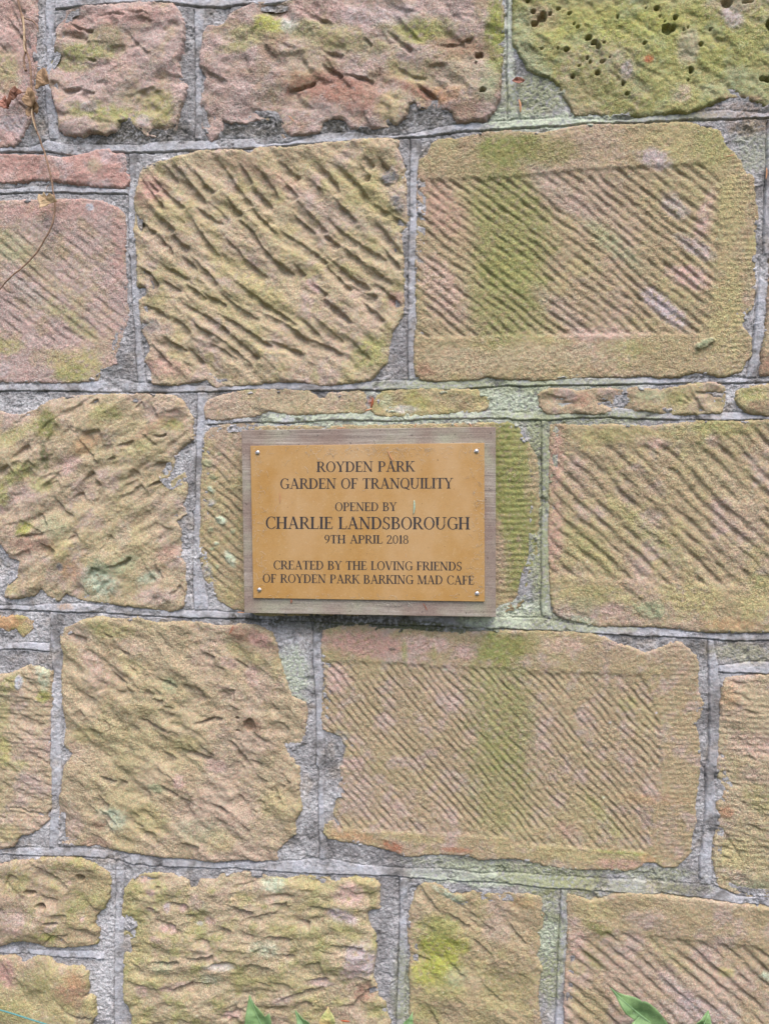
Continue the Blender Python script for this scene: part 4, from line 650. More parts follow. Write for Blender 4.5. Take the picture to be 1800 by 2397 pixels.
# ------------------------------------------------------------------ plaque
HB, HPL = .0225, .0252                      # how far the board's and the plate's faces stand off the wall plane
pc = px([870], [1224], HB)[0]
plaque = empty('memorial_plaque', (pc[0], 0, pc[2]), 'golden engraved plaque screwed to a weathered wooden board on the wall', 'plaque')
def quad_slab(name, quad, y_front, y_back, mat, parent, bev, sub=1):
    V = [(q[0], y_front, q[1]) for q in quad]+[(q[0], y_back, q[1]) for q in quad]
    Fc = [(0,1,2,3),(7,6,5,4),(0,4,5,1),(1,5,6,2),(2,6,7,3),(3,7,4,0)]
    me = mesh_py(name, V, Fc, False); o = link_mesh(name, me, mat, parent)
    b = o.modifiers.new('bevel', 'BEVEL'); b.width = bev; b.segments = 3
    return o
# board: grey weathered wood, grain running along it
mw, nw, bw = new_mat('weathered_board')
tc = N(nw, 'ShaderNodeNewGeometry'); mp = N(nw, 'ShaderNodeMapping'); mp.inputs['Scale'].default_value = (14, 200, 420)
nw.links.new(tc.outputs['Position'], mp.inputs['Vector'])
g1_ = noise(nw, mp.outputs[0], 1.0, 5, .7); g2_ = noise(nw, tc.outputs['Position'], 26, 4, .65); g3_ = noise(nw, tc.outputs['Position'], 700, 2, .6); g4_ = noise(nw, tc.outputs['Position'], 160, 4, .7)
c1_ = ramp(nw, g1_.outputs['Fac'], [(.30, tuple(lin((120,110,104))*.8)), (.5, tuple(lin((164,152,142))*.8)), (.72, tuple(lin((190,181,172))*.8))]).outputs[0]
sepw = N(nw, 'ShaderNodeSeparateXYZ'); nw.links.new(tc.outputs['Position'], sepw.inputs[0])
c2_ = mixc(nw, c1_, tuple(lin((168,168,146))*.8), ramp(nw, g2_.outputs['Fac'], [(.45, 0.0), (.66, .75)]).outputs[0])
c2_ = mixc(nw, c2_, tuple(lin((142,120,112))*.8), ramp(nw, noise(nw, tc.outputs['Position'], 17, 3).outputs['Fac'], [(.46, 0.0), (.62, .7)]).outputs[0])
c2_ = mixc(nw, c2_, tuple(lin((52,44,44))*.8), ramp(nw, g4_.outputs['Fac'], [(.64, 0.0), (.70, .75)]).outputs[0])
c2_ = mixc(nw, c2_, ramp(nw, g3_.outputs['Fac'], [(.3, .8), (.7, 1.2)]).outputs[0], 1.0, 'MULTIPLY')
nw.links.new(c2_, bw.inputs['Base Color']); bw.inputs['Roughness'].default_value = .85; bw.inputs['Specular IOR Level'].default_value = .2
bpw = N(nw, 'ShaderNodeBump', Strength=.8, Distance=.0008); nw.links.new(g1_.outputs['Fac'], bpw.inputs['Height']); nw.links.new(bpw.outputs[0], bw.inputs['Normal'])
bq = W2('P', [(58,1200),(1610,1226),(1610,50),(40,70)], HB)
quad_slab('backing_board', bq, -HB, -HB+.017, mw, plaque, .0007)
blk = (bq[0]*.7+bq[2]*.3, )
for (fx, fz) in ((.12, .2), (.88, .8), (.12, .8), (.88, .2)):                     # packers behind the board
    q = bq[0]*(1-fx)*(1-fz)+bq[1]*fx*(1-fz)+bq[2]*fx*fz+bq[3]*(1-fx)*fz
    box_obj('packer', q[0]-.012, q[0]+.012, -HB+.0172, .012, q[1]-.012, q[1]+.012, mw, plaque)
# plate
mpq, npq, bpq = new_mat('golden_laminate')
tp_n = N(npq, 'ShaderNodeNewGeometry')
d1 = noise(npq, tp_n.outputs['Position'], 22, 5, .7); d2 = noise(npq, tp_n.outputs['Position'], 900, 2, .6); d3 = noise(npq, tp_n.outputs['Position'], 260, 3, .7)
cc = ramp(npq, d1.outputs['Fac'], [(.36, tuple(lin((184,138,74))*.8)), (.66, tuple(lin((192,152,98))*.8))]).outputs[0]
cc = mixc(npq, cc, ramp(npq, d2.outputs['Fac'], [(.3, .9), (.7, 1.1)]).outputs[0], 1.0, 'MULTIPLY')
cc = mixc(npq, cc, tuple(lin((216,190,150))*.8), ramp(npq, d3.outputs['Fac'], [(.60, 0.0), (.72, .35)]).outputs[0])
mpf = N(npq, 'ShaderNodeMapping'); mpf.inputs['Rotation'].default_value = (0, R(52), 0); mpf.inputs['Scale'].default_value = (17, 1, 6)
npq.links.new(tp_n.outputs['Position'], mpf.inputs['Vector']); df = noise(npq, mpf.outputs[0], 1.0, 3, .5)
cc = mixc(npq, cc, tuple(lin((214,182,146))*.8), ramp(npq, df.outputs['Fac'], [(.46, 0.0), (.62, .26)]).outputs[0])  # dusty film; pale diagonal streaks painted into the colour in place of reflections
cc = mixc(npq, cc, tuple(lin((96,70,40))*.8), ramp(npq, noise(npq, tp_n.outputs['Position'], 330, 1).outputs['Fac'], [(.77, 0.0), (.80, .7)]).outputs[0])
npq.links.new(cc, bpq.inputs['Base Color']); bpq.inputs['Roughness'].default_value = .38; bpq.inputs['Specular IOR Level'].default_value = .5
bpq.inputs['Coat Weight'].default_value = 1.0
cr_ = ramp(npq, d1.outputs['Fac'], [(.35, .03), (.65, .22)]); npq.links.new(cr_.outputs[0], bpq.inputs['Coat Roughness'])
pq = W2('P', [(113,1108),(1541,1130),(1539,149),(95,167)], HPL)
plate = quad_slab('name_plate', pq, -HPL, -HB-.0001, mpq, plaque, .0004)

# engraved lettering: a light roman with bracketed serifs, drawn as strokes (unit = cap height)
SW, TW = .155, .062
def bar(x0, y0, x1, y1, w): return [(x0-w/2, y0), (x0+w/2, y0), (x1+w/2, y1), (x1-w/2, y1)]
def hb(x0, x1, y, t=TW): return [(x0, y-t/2), (x1, y-t/2), (x1, y+t/2), (x0, y+t/2)]
def stem(x, y0=0., y1=1., w=SW): return bar(x, y0, x, y1, w)
def ser(x, y, w=.15):
    y = TW/2 if y == 0 else 1-TW/2
    return hb(x-w, x+w, y)
def arc(cx, cy, rx, ry, a0, a1, tx, ty, n=22):
    A = [R(a0+(a1-a0)*i/n) for i in range(n+1)]
    o = [(cx+rx*math.cos(a), cy+ry*math.sin(a)) for a in A]; i_ = [(cx+(rx-tx)*math.cos(a), cy+(ry-ty)*math.sin(a)) for a in A]
    return ('strip', o, i_)
GL = {
 'I': (.34, [stem(.17), ser(.17,0), ser(.17,1)]),
 'H': (.80, [stem(.16), stem(.64), hb(.16,.64,.5), ser(.16,0), ser(.16,1), ser(.64,0), ser(.64,1)]),
 'L': (.60, [stem(.16), ser(.16,1), hb(.02,.55,TW/2), bar(.53,.02,.58,.26,.05)]),
 'T': (.66, [stem(.33), ser(.33,0), hb(.04,.62,1-TW/2), bar(.06,.98,.03,.78,.05), bar(.60,.98,.63,.78,.05)]),
 'E': (.62, [stem(.16), hb(.02,.54,1-TW/2), hb(.16,.42,.52), hb(.02,.56,TW/2), bar(.52,.98,.54,.78,.05), bar(.42,.42,.42,.62,.05), bar(.54,.02,.59,.24,.05)]),
 'F': (.58, [stem(.16), ser(.16,0), hb(.02,.54,1-TW/2), hb(.16,.42,.50), bar(.52,.98,.54,.77,.05), bar(.42,.40,.42,.60,.05)]),
 'D': (.78, [stem(.16), hb(.02,.34,1-TW/2), hb(.02,.34,TW/2), arc(.34,.5,.39,.5,-90,90,.135,TW)]),
 'O': (.80, [arc(.40,.5,.37,.52,0,360,.125,.05,40)]),
 'Q': (.80, [arc(.40,.5,.37,.52,0,360,.125,.05,40), bar(.36,.16,.70,-.10,.16), hb(.60,.78,-.07,.06)]),
 'C': (.72, [arc(.42,.5,.38,.52,48,312,.125,.05,34), bar(.665,.70,.655,.98,.05), bar(.665,.12,.70,.24,.05)]),
 'G': (.78, [arc(.42,.5,.38,.52,48,318,.125,.05,34), bar(.665,.70,.655,.98,.05), stem(.66,.04,.42,.125), hb(.50,.78,.42)]),
 'R': (.74, [stem(.16), ser(.16,0), hb(.02,.34,1-TW/2), hb(.16,.34,.50), arc(.34,.74,.26,.26,-90,90,.13,TW), bar(.36,.50,.64,.02,.14), hb(.58,.76,TW/2)]),
 'P': (.64, [stem(.16), ser(.16,0), hb(.02,.34,1-TW/2), hb(.16,.34,.47), arc(.34,.724,.27,.276,-90,90,.13,TW)]),
 'B': (.68, [stem(.16), hb(.02,.34,1-TW/2), hb(.16,.36,.53), hb(.02,.34,TW/2), arc(.34,.766,.23,.234,-90,90,.12,TW), arc(.34,.278,.29,.278,-90,90,.13,TW)]),
 'K': (.76, [stem(.16), ser(.16,0), ser(.16,1), bar(.20,.40,.60,.99,.06), bar(.33,.58,.66,.02,.14), hb(.46,.74,1-TW/2), hb(.54,.78,TW/2)]),
 'N': (.82, [stem(.15,0,1,.06), stem(.67,0,1,.06), bar(.14,1,.67,0,.15), ser(.15,0,.13), hb(.0,.2,1-TW/2), ser(.67,1,.13)]),
 'M': (.96, [bar(.13,0,.17,1,.06), bar(.20,1,.48,.02,.14), bar(.48,.02,.77,1,.06), bar(.82,0,.80,1,.135), ser(.13,0,.12), hb(.04,.22,1-TW/2), ser(.82,0,.14), hb(.76,.94,1-TW/2)]),
 'U': (.80, [stem(.16,.34,1), stem(.64,.34,1,.06), arc(.378,.35,.29,.37,180,360,.10,.06), ser(.16,1), ser(.64,1,.13)]),
 'Y': (.74, [bar(.12,.99,.37,.46,.14), bar(.62,.99,.37,.46,.06), stem(.37,0,.48), ser(.37,0), ser(.12,1,.13), ser(.62,1,.11)]),
 'V': (.76, [bar(.12,.99,.39,0,.14), bar(.65,.99,.39,0,.06), ser(.12,1,.13), ser(.65,1,.11)]),
 'A': (.80, [bar(.14,.02,.39,1.02,.055), bar(.66,.02,.38,1.02,.14), hb(.22,.56,.34), ser(.14,0,.12), ser(.66,0,.14)]),
 'S': (.58, [arc(.28,.755,.21,.265,30,230,.10,.06), bar(.12,.62,.46,.38,.17), arc(.28,.255,.24,.275,-150,50,.11,.06), bar(.47,.74,.465,.98,.05), bar(.06,.28,.06,.02,.05)]),
 '9': (.56, [arc(.27,.69,.24,.33,0,360,.115,.05,30), arc(.06,.66,.45,.68,-80,0,.10,.05)]),
 '2': (.56, [arc(.25,.74,.23,.28,-25,175,.11,.06), bar(.42,.66,.07,.05,.10), hb(.03,.50,.045,.09), bar(.50,.03,.53,.20,.05)]),
 '0': (.58, [arc(.28,.5,.26,.52,0,360,.105,.05,34)]),
 '1': (.40, [stem(.20), ser(.20,0,.14), bar(.10,.86,.19,.99,.06)]),
 '8': (.56, [arc(.27,.76,.21,.26,0,360,.095,.05,28), arc(.27,.265,.25,.285,0,360,.105,.05,28)]),
}
M_INK = plain('engraved_black', (.022, .020, .026), .55, .35, 900, 0, .4)
def text_line(s, xl, xr, tl, bl, tr, br):
    """fit the string between photo-zoom x = xl..xr; cap top / baseline at both ends"""
    wtot = sum(GL[c][0] if c != ' ' else .36 for c in s)
    sx = (xr-xl)/wtot
    V = []; Fc = []; k = 0; pen = 0.
    def put(pt, hh):
        u = xl+(pen+pt[0])*sx; t = (u-xl)/(xr-xl)
        b = bl+(br-bl)*t; tp2 = tl+(tr-tl)*t
        q = W2('P', [(u, b+(tp2-b)*pt[1])], hh)[0]
        V.append((q[0], -hh, q[1])); return len(V)-1
    for ch in s:
        if ch == ' ': pen += .36; continue
        adv, st = GL[ch]
        for j, pr in enumerate(st):
            hh = HPL+.00012+.000012*j
            if isinstance(pr, tuple):
                o = [put(p, hh) for p in pr[1]]; i_ = [put(p, hh) for p in pr[2]]
                for a in range(len(o)-1): Fc.append((o[a], o[a+1], i_[a+1], i_[a]))
            else:
                Fc.append([put(p, hh) for p in pr])
        pen += adv
    me = mesh_py('lettering', V, Fc, False); o = bpy.data.objects.new('lettering', me); C.objects.link(o); me.materials.append(M_INK)
    o.parent = plate
    return o
text_line('ROYDEN PARK', 503,1110,265,329,261,326)
text_line('GARDEN OF TRANQUILITY', 277,1347,369,433,365,431)
text_line('OPENED BY', 616,1000,517,570,516,570)
text_line('CHARLIE LANDSBOROUGH', 187,1450,605,680,608,684)
text_line('9TH APRIL 2018', 551,1073,718,769,720,772)
text_line('CREATED BY THE LOVING FRIENDS', 236,1402,876,930,884,938)
text_line('OF ROYDEN PARK BARKING MAD CAFE', 170,1477,959,1012,970,1025)

# screws
M_STEEL = plain('dull_steel_screw', (.58, .56, .58), .33, .15, 500, 0, .5, 1.0)
def screw(u, v, ang):
    q = W2('P', [(u, v)], HPL)[0]; r = .0029; n = 28; m = 12
    V = []; Fc = []
    for i in range(m+1):
        rr = r*(1-i/m)
        for j in range(n):
            a = 2*math.pi*j/n; x = rr*math.cos(a); z = rr*math.sin(a)
            hh = .0017*math.sqrt(max(0, 1-(rr/r)**2*.97))
            zz = -x*math.sin(R(ang))+z*math.cos(R(ang))
            if abs(zz) < .00048: hh = max(hh-.0011, .0002)
            V.append((q[0]+x, -HPL-.0001-hh, q[1]+z))
    for i in range(m):
        for j in range(n):
            Fc.append((i*n+j, i*n+(j+1) % n, (i+1)*n+(j+1) % n, (i+1)*n+j))
    me = mesh_py('screw', V, Fc, False); link_mesh('screw', me, M_STEEL, plaque)
screw(140,210,8); screw(1490,201,-3); screw(151,1058,35); screw(1494,1081,10)

# dust fluff and web threads clinging to the plaque (nobody could count them)
def tube(pts, rad, nside=5, taper=None):
    P = np.array(pts, float); n = len(P); V = []; Fc = []
    T = np.gradient(P, axis=0); T /= (np.linalg.norm(T, axis=1, keepdims=True)+1e-12)
    ref = np.array([0, 1., 0.01])
    for i in range(n):
        a = np.cross(T[i], ref); a /= np.linalg.norm(a)+1e-9; b = np.cross(T[i], a)
        r = rad if np.isscalar(rad) else rad[i]
        for k in range(nside):
            an = 2*math.pi*k/nside; V.append(P[i]+a*r*math.cos(an)+b*r*math.sin(an))
    for i in range(n-1):
        for k in range(nside):
            Fc.append((i*nside+k, i*nside+(k+1) % nside, (i+1)*nside+(k+1) % nside, (i+1)*nside+k))
    Fc.append(tuple(range(nside))[::-1]); Fc.append(tuple((n-1)*nside+k for k in range(nside)))
    return V, Fc
def join(parts):
    V = []; Fc = []
    for v, f in parts:
        o = len(V); V += list(v); Fc += [tuple(i+o for i in t) for t in f]
    return V, Fc
M_WEB = plain('pale_web_thread', (.50, .46, .40), .8, .2, 900)
rw = random.Random(5); parts = []
for i in range(620):
    k = rw.random()
    if k < .40: u, v = rw.gauss(900, 320), 175+abs(rw.gauss(0, 38))
    elif k < .66: u, v = 1535-abs(rw.gauss(0, 50)), rw.uniform(170, 1100)
    elif k < .84: u, v = 112+abs(rw.gauss(0, 55)), rw.uniform(180, 1090)
    elif k < .92: u, v = rw.uniform(150, 1500), 1108-abs(rw.gauss(0, 14))
    else: u, v = rw.uniform(130, 1500), rw.uniform(180, 1090)
    if not (104 < u < 1535 and 168 < v < 1112): continue
    if 500 < u < 1110 and 255 < v < 330 and rw.random() < .7: continue
    a = rw.uniform(0, 2*math.pi); L = rw.uniform(8, 30) if rw.random() < .8 else rw.uniform(30, 70)
    pts = []; hh = HPL+.0003
    for s in range(6):
        q = W2('P', [(min(max(u, 100), 1538), min(max(v, 155), 1116))], hh)[0]; pts.append((q[0], -hh-rw.uniform(0, .0003), q[1]))
        u += math.cos(a)*L/6; v += math.sin(a)*L/6; a += rw.gauss(0, .35)
    parts.append(tube(pts, rw.uniform(.00006, .00015), 3))
for i in range(90):                                                        # tufts along the board's lower edge
    u = rw.choice([rw.gauss(1010, 70), rw.uniform(350, 1250)]); v = rw.uniform(1120, 1160); a = rw.uniform(0, 2*math.pi); pts = []
    for s in range(6):
        q = W2('P', [(u, v)], HB+.0004)[0]; pts.append((q[0], -HB-.0004-rw.uniform(0, .0008), q[1])); u += math.cos(a)*6; v += math.sin(a)*6; a += rw.gauss(0, .6)
    parts.append(tube(pts, rw.uniform(.00008, .00018), 3))
V, Fc = join(parts); set_tag(link_mesh('cobweb_threads', mesh_py('cobweb_threads', V, Fc), M_WEB), 'pale fluff and web threads clinging to the golden plaque', 'cobweb', None, 'stuff')

# ------------------------------------------------------------------ fallen conifer needles
M_NEEDLE = plain('dry_needle', tuple(lin((206,150,112))*.8), .6, .25, 400)
M_NGREEN = plain('pale_green_needle', tuple(lin((176,206,186))*.8), .45, .2, 400)
M_NRUST = plain('rusty_needle', tuple(lin((170,92,58))*.8), .6, .25, 400)
def needle(tile, pts, h, mat, label, r=.00075):
    q = W2(tile, pts, h); n = 14
    t = np.linspace(0, 1, len(q)); tt = np.linspace(0, 1, n)
    P = np.stack([np.interp(tt, t, q[:, 0]), np.full(n, -h), np.interp(tt, t, q[:, 1])], 1)
    P[:, 0] += .0006*np.sin(tt*math.pi)
    rad = r*np.clip(np.sin(np.clip(tt*.94+.04, 0, 1)*math.pi)**.45, .15, 1)
    V, Fc = tube(P, rad, 6); me = mesh_py('conifer_needle', V, Fc)
    set_tag(link_mesh('conifer_needle', me, mat), label, 'needle', 'fallen conifer needles')
needle('P', [(944,198),(955,235),(976,262)], HPL+.0010, M_NEEDLE, 'pinkish dry needle lying on the plaque above PARK')
needle('P', [(1106,504),(1104,550),(1101,590)], HPL+.0010, M_NGREEN, 'pale green needle on the plaque to the right of OPENED BY', .0010)
needle('P', [(276,460),(277,522)], HPL+.0006, M_NEEDLE, 'thin pale upright needle near the left edge of the plaque', .0005)
needle('P', [(1116,28),(1107,52)], HB-.001, M_NEEDLE, 'short needle standing on the board top, leaning right')
needle('P', [(1444,28),(1458,50)], HB-.001, M_NEEDLE, 'short needle standing on the board top, near its right end')
needle('P', [(1352,38),(1372,48)], HB-.002, M_NEEDLE, 'short needle lying nearly flat on the board top, right of centre', .0006)
needle('P', [(628,60),(680,54)], HB-.002, M_NEEDLE, 'needle lying flat along the board top, left of centre')
needle('P', [(346,1112),(345,1142)], HB+.0012, M_NRUST, 'orange needle under the plaque edge on the lower board')
needle('P', [(1160,1140),(1185,1185)], HB+.0009, M_NRUST, 'bent brown needle on the lower edge of the board', .0004)
needle('P', [(15,1195),(58,1198)], HB-.008, M_NEEDLE, 'pale needle sticking out at the lower left board corner', .0007)
needle('A2', [(40,640),(46,680),(50,725)], .004, M_NEEDLE, 'tan needle upright in the mossy mortar by the pitted block', .0014)
needle('A1', [(205,745),(245,785)], .010, M_NEEDLE, 'thin tan needle across the foot of the rugged red block', .0007)
needle('B1', [(705,1000),(750,985)], .004, M_NEEDLE, 'cream needle caught in the joint above the plaque', .0010)
needle('B1', [(755,915),(742,980)], .003, M_NRUST, 'rust red needle in the gap between two thin strip stones', .0014)
needle('A2', [(1385,1012),(1435,998)], .007, M_NEEDLE, 'straw coloured needle at the chipped corner of the olive block', .0006)
needle('A2', [(1645,1085),(1640,1160)], .003, M_NEEDLE, 'grey tan needle upright in the mortar at the right edge', .0009)
needle('C0', [(1512,730),(1480,798)], .010, M_NRUST, 'thin rust needle below the lower left corner of the board', .0005)
needle('D1', [(548,1643),(606,1650)], .014, M_NRUST, 'orange needle at the very bottom beside the curled yellow leaf', .0012)

# ------------------------------------------------------------------ leaves
def leaf_mesh(name, outline, y0, mat, parent, curl=.004, seed=0, tip=0, thick=.0005, vein=None):
    """outline: (x, z) points; fills a dense triangulated fan grid with a keel and ripples"""
    P = np.array(outline); c = P.mean(0)
    n = len(P); m = 60
    seg = np.linalg.norm(np.roll(P, -1, 0)-P, axis=1); s = np.concatenate([[0], np.cumsum(seg)])
    Pc = np.concatenate([P, P[:1]]); ss = np.linspace(0, s[-1], m, endpoint=False)
    B = np.stack([np.interp(ss, s, Pc[:, 0]), np.interp(ss, s, Pc[:, 1])], 1)
    ax = P[tip]-c; L = np.linalg.norm(ax); ax = ax/(L+1e-9); nx_ = np.array([-ax[1], ax[0]])
    rings = 8; V = []; Fc = []
    def off(p):
        a = (p-c)@ax; b = (p-c)@nx_
        y = -curl*(abs(b)/L)*1.6 + curl*.9*(a/L)**2 + curl*.5*float(perlin(np.array([p[0]/(.45*L)]), np.array([p[1]/(.45*L)]), 400+seed)[0])
        y += .0004*math.sin((a-abs(b)*.8)/L*22)
        return y
    V.append((c[0], y0+off(c), c[1]))
    for r_ in range(1, rings+1):
        for p in B:
            q = c+(p-c)*r_/rings; V.append((q[0], y0+off(q), q[1]))
    for j in range(m): Fc.append((0, 1+j, 1+(j+1) % m))
    for r_ in range(rings-1):
        for j in range(m):
            a = 1+r_*m+j; b = 1+r_*m+(j+1) % m
            Fc.append((a, a+m, b+m, b))
    me = mesh_py(name, V, Fc); o = link_mesh(name, me, mat, parent)
    so = o.modifiers.new('thickness', 'SOLIDIFY'); so.thickness = thick
    return o
def leaf_mat(name, rgb, rgb2, rough=.45, var=90.0, trans=.0):
    m, n, b = new_mat(name); geo = N(n, 'ShaderNodeNewGeometry')
    a = noise(n, geo.outputs['Position'], var, 4, .65); f = noise(n, geo.outputs['Position'], 700, 2, .6)
    c = mixc(n, rgb, rgb2, ramp(n, a.outputs['Fac'], [(.38, 0.), (.64, 1.)]).outputs[0])
    c = mixc(n, c, ramp(n, f.outputs['Fac'], [(.3, .85), (.7, 1.15)]).outputs[0], 1.0, 'MULTIPLY')
    c = mixc(n, c, (.55, .62, .52), ramp(n, noise(n, geo.outputs['Position'], 420, 1).outputs['Fac'], [(.76, 0.), (.79, .7)]).outputs[0])
    n.links.new(c, b.inputs['Base Color']); b.inputs['Roughness'].default_value = rough; b.inputs['Specular IOR Level'].default_value = .35
    bp = N(n, 'ShaderNodeBump', Strength=.5, Distance=.0006); n.links.new(a.outputs['Fac'], bp.inputs['Height']); n.links.new(bp.outputs[0], b.inputs['Normal'])
    return m
def L_(*c): return tuple(lin(c)*.8)
M_GREEN = leaf_mat('green_leaf', L_(112,144,96), L_(132,162,108), .42, 60)
M_VEIN = plain('leaf_vein', L_(140,176,128), .5, .1, 300)
M_YELLOW = leaf_mat('yellowing_leaf', L_(178,182,120), L_(200,170,122), .6, 70)
M_DEADA = leaf_mat('tan_dead_leaf', L_(170,138,106), L_(138,110,82), .7, 120)
M_DEADB = leaf_mat('russet_dead_leaf', L_(132,84,60), L_(100,64,48), .7, 120)
M_DEADC = leaf_mat('pale_dead_leaf', L_(196,172,138), L_(170,138,104), .7, 120)
M_DEADD = leaf_mat('pink_dead_leaf', L_(182,130,112), L_(160,108,94), .75, 160)
M_STEM = plain('green_stem', L_(96,120,72), .5, .2, 150)
M_VINE = plain('dry_vine_bark', L_(150,122,102), .9, .45, 260, .0006)
M_VINEP = plain('peeled_vine_wood', L_(190,164,134), .8, .25, 260, .0004)

# dead vine
va = W2('A0', [(110,-30)], .006)[0]
vine = empty('dead_ivy_vine', (va[0], -.006, va[1]), 'dead brown ivy stem with curled dry leaves hanging down the left side', 'vine')
def path3(tile_pts, h0, wob, seed, n=90):
    q = np.concatenate([W2(t, p, h0) for t, p in tile_pts]); s = np.concatenate([[0], np.cumsum(np.linalg.norm(np.diff(q, axis=0), axis=1))])
    ss = np.linspace(0, s[-1], n); x = np.interp(ss, s, q[:, 0]); z = np.interp(ss, s, q[:, 1])
    k = np.ones(7)/7; xp = np.convolve(np.pad(x, 3, 'edge'), k, 'valid'); zp = np.convolve(np.pad(z, 3, 'edge'), k, 'valid')
    y = -h0 - wob*perlin(ss/.05, np.full(n, 3.3), seed)
    xp += .0008*perlin(ss/.012, np.full(n, 7.7), seed)
    return np.stack([xp, y, zp], 1)
def vine_part(name, tile_pts, h, r0, r1, mat, seed, n=90):
    P = path3(tile_pts, h, .004, seed, n); r = np.linspace(r0, r1, n)*(1+.25*perlin(np.arange(n)/3.0, np.zeros(n), seed))
    V, Fc = tube(P, r, 8); return link_mesh(name, mesh_py(name, V, Fc), mat, vine)
vine_part('stem', [('A0', [(105,-120),(110,-30),(130,70),(145,150),(155,220),(165,320),(190,380),(205,450),(213,580),(210,680),(215,770),(250,870),(290,980),(320,1090),(340,1180),(345,1250),(360,1310),(355,1400),(335,1480),(300,1530),(250,1620)]), ('B0', [(220,0),(150,70),(80,130),(10,200),(-120,330)])], .012, .0016, .0009, M_VINE, 1, 160)
vine_part('peeled_stem', [('A0', [(140,95),(155,200),(160,300),(175,345)])], .0145, .0016, .0013, M_VINEP, 2, 40)
vine_part('peeled_stem', [('A0', [(212,650),(208,720),(222,800),(240,850)])], .0150, .0011, .0009, M_VINEP, 3, 40)
vine_part('side_shoot', [('A0', [(138,80),(160,115),(220,135),(245,165),(255,212)])], .010, .0011, .0006, M_VINE, 4, 40)
vine_part('broken_stub', [('A0', [(162,330),(158,380),(163,430),(178,465)])], .010, .0012, .0016, M_VINE, 5, 30)
vine_part('tendril', [('V', [(830,620),(850,440),(900,375),(960,360),(1050,400),(1100,480),(1125,560)])], .018, .0004, .0003, M_VINE, 6, 40)
vine_part('tendril', [('V', [(820,670),(880,640),(960,620)])], .014, .0006, .0004, M_VINE, 7, 20)
vine_part('tendril', [('V', [(640,955),(560,955),(500,965)])], .016, .0007, .0006, M_VINE, 8, 20)
vine_part('tendril', [('A0', [(325,1190),(300,1200),(300,1250)])], .012, .0005, .0003, M_VINE, 9, 20)
def vleaf(tile, pts, h, mat, seed, curl, label):
    q = W2(tile, pts, h); c = q.mean(0)
    o = leaf_mesh('leaf', c+(q-c)*1.15, -h, mat, vine, curl, seed); o['label'] = label
vleaf('V', [(1000,420),(1080,430),(1130,500),(1160,570),(1185,680),(1190,780),(1120,790),(1060,800),(1000,810),(960,850),(930,900),(900,890),(915,760),(920,640),(920,540),(960,480)], .017, M_DEADA, 1, .0032, 'tan curled leaf')
vleaf('V', [(350,835),(390,900),(430,930),(500,965),(545,1020),(530,1050),(440,1080),(380,1120),(340,1170),(300,1170),(260,1230),(235,1310),(210,1300),(215,1180),(245,1080),(265,1000),(290,900)], .017, M_DEADB, 2, .0032, 'russet pointed leaf')
vleaf('V', [(700,1310),(780,1300),(860,1250),(930,1290),(960,1370),(930,1470),(870,1490),(820,1460),(790,1530),(740,1600),(700,1560),(680,1480),(670,1390)], .013, M_DEADA, 3, .0032, 'lower brown leaf behind the stem')
vleaf('V', [(630,880),(700,890),(760,930),(800,960),(850,1030),(870,1130),(860,1200),(800,1260),(740,1320),(690,1310),(650,1290),(600,1230),(575,1170),(600,1080),(640,1030),(640,960)], .019, M_DEADA, 4, .0032, 'brown lobed leaf over the stem')
vleaf('V', [(50,1130),(120,1095),(180,1130),(190,1230),(180,1340),(120,1370),(50,1350),(40,1250)], .013, M_DEADD, 5, .0032, 'small pinkish crumpled leaf')
vleaf('A0', [(252,1255),(275,1265),(290,1250),(305,1275),(325,1258),(345,1270),(360,1300),(330,1310),(300,1330),(275,1350),(268,1320),(255,1290)], .018, M_DEADC, 6, .0032, 'pale lobed leaf')

q = W2('A2', [(-5,515),(20,500),(45,500),(82,512),(62,530),(35,545),(15,535)], .006)
set_tag(leaf_mesh('dry_leaf', q, -.006, M_DEADD, None, .0024, 9), 'small pinkish dry leaf caught in the pale mortar beside the pitted green block', 'leaf')
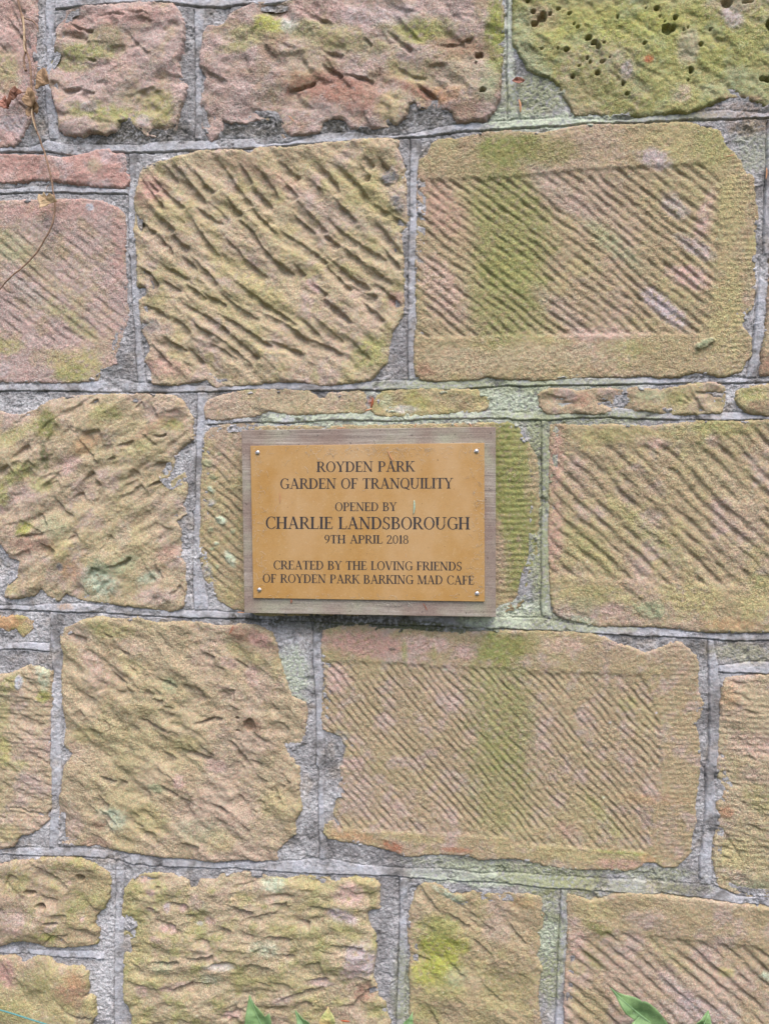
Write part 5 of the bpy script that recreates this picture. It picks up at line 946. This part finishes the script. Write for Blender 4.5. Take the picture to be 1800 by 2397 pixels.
# leafy plants at the foot of the wall
def plant(name, root, label, leaves, seed):
    p = empty(name, root, label, 'plant'); rr = random.Random(seed)
    base = np.array(root)
    for i, (tile, pts, h, mat, curl, lab) in enumerate(leaves):
        q = W2(tile, pts, h); o = leaf_mesh('leaf', q, -h, mat, p, curl, seed+i, 0, .0004)
        if lab: o['label'] = lab
        # midrib as a slim raised vein, stalk down to the root
        c = q.mean(0); tipv = q[0]; far = c-(tipv-c)*.9
        if mat is M_GREEN:
            vp = [(tipv[0]*(1-t)+far[0]*t, -h-.0013-.0002, tipv[1]*(1-t)+far[1]*t) for t in np.linspace(.06, 1, 10)]
            vp = [(x, y-curl*.0+curl*.9*(((np.array([x, z])-c)@(tipv-c))/((tipv-c)@(tipv-c)))**2, z) for x, y, z in vp]
            V, Fc = tube(vp, np.linspace(.0003, .0008, 10), 5)
            v_o = bpy.data.objects.new('vein', mesh_py('vein', V, Fc)); C.objects.link(v_o); v_o.data.materials.append(M_VEIN); v_o.parent = o
        st = np.array([[far[0], -h, far[1]], [far[0]*.7+base[0]*.3, -h-.02, far[1]-.10], [base[0], base[1]-.01, base[2]+.15], base])
        tt = np.linspace(0, 1, 24); t4 = np.linspace(0, 1, 4)
        P = np.stack([np.interp(tt, t4, st[:, k]) for k in range(3)], 1)
        V, Fc = tube(P, np.linspace(.0010, .0022, 24), 6); link_mesh('stem', mesh_py('stem', V, Fc), M_STEM, p)
    for i in range(5):                                                     # lower leaves, out of the picture
        a = rr.uniform(-1, 1); zc = rr.uniform(.12, .36); xc = base[0]+a*.10; L = rr.uniform(.035, .055)
        th = rr.uniform(-2.6, -.5); pts = []
        for k in range(16):
            t = k/16*2*math.pi; u = L*math.cos(t); v = L*.45*math.sin(t)*(1-.35*math.cos(t))
            pts.append((xc+u*math.cos(th)-v*math.sin(th), zc+u*math.sin(th)-v*math.cos(th)*-1))
        leaf_mesh('leaf', pts, base[1]-.02+rr.uniform(-.04, .02), M_GREEN, p, .008, seed+20+i)
    return p
gx = px([720], [2397], .06)[0]
plant('leafy_plant', (gx[0], -.06, 0), 'green plant whose pointed leaf tips show left of centre at the bottom edge',
      [('G', [(115,140),(150,180),(200,225),(240,265),(262,300),(264,312),(280,285),(305,260),(320,300),(328,370),(330,450),(300,560),(220,620),(130,560),(95,450),(90,370),(100,250)], .045, M_GREEN, .006, None),
       ('G', [(510,275),(560,295),(620,330),(670,360),(730,420),(760,520),(700,560),(600,500),(545,420),(535,350),(520,310)], .050, M_GREEN, .006, None),
       ('G', [(800,240),(830,275),(860,295),(872,330),(865,370),(850,430),(790,460),(740,420),(738,370),(732,330),(760,285),(790,255)], .035, M_YELLOW, .004, 'curled yellowing leaf'),
       ('G', [(1535,290),(1500,325),(1460,355),(1440,375),(1420,430),(1450,520),(1520,480),(1540,400)], .050, M_GREEN, .005, None)], 500)
gx = px([1530], [2397], .06)[0]
plant('leafy_plant', (gx[0], -.06, 0), 'green plant with a large toothed leaf rising at the bottom right edge',
      [('Fz', [(120,95),(200,140),(280,155),(370,155),(405,165),(415,185),(430,157),(480,175),(540,225),(600,295),(640,360),(680,420),(720,520),(700,650),(600,720),(480,660),(400,560),(340,460),(310,405),(358,378),(310,350),(260,310),(215,240),(170,160)], .055, M_GREEN, .008, None),
       ('Fz', [(1090,322),(1060,325),(1020,340),(960,370),(920,400),(905,430),(900,500),(930,600),(1010,640),(1080,560),(1097,450),(1096,380)], .045, M_GREEN, .006, None)], 540)

# turquoise garden twine, bottom left
M_TWINE = plain('turquoise_twine', L_(84,138,138), .5, .2, 500)
q = np.concatenate([W2('D0', [(-260,1515),(-30,1567),(0,1574),(100,1603),(200,1636),(290,1664),(500,1735),(900,1900)], .03)])
P = np.stack([q[:, 0], np.full(len(q), -.03), q[:, 1]], 1)
tt = np.linspace(0, 1, 60); t0 = np.linspace(0, 1, len(q)); P = np.stack([np.interp(tt, t0, P[:, k]) for k in range(3)], 1)
V, Fc = tube(P, .0011, 6); set_tag(link_mesh('garden_twine', mesh_py('garden_twine', V, Fc), M_TWINE), 'thin turquoise twine stretched across the bottom left corner', 'twine')
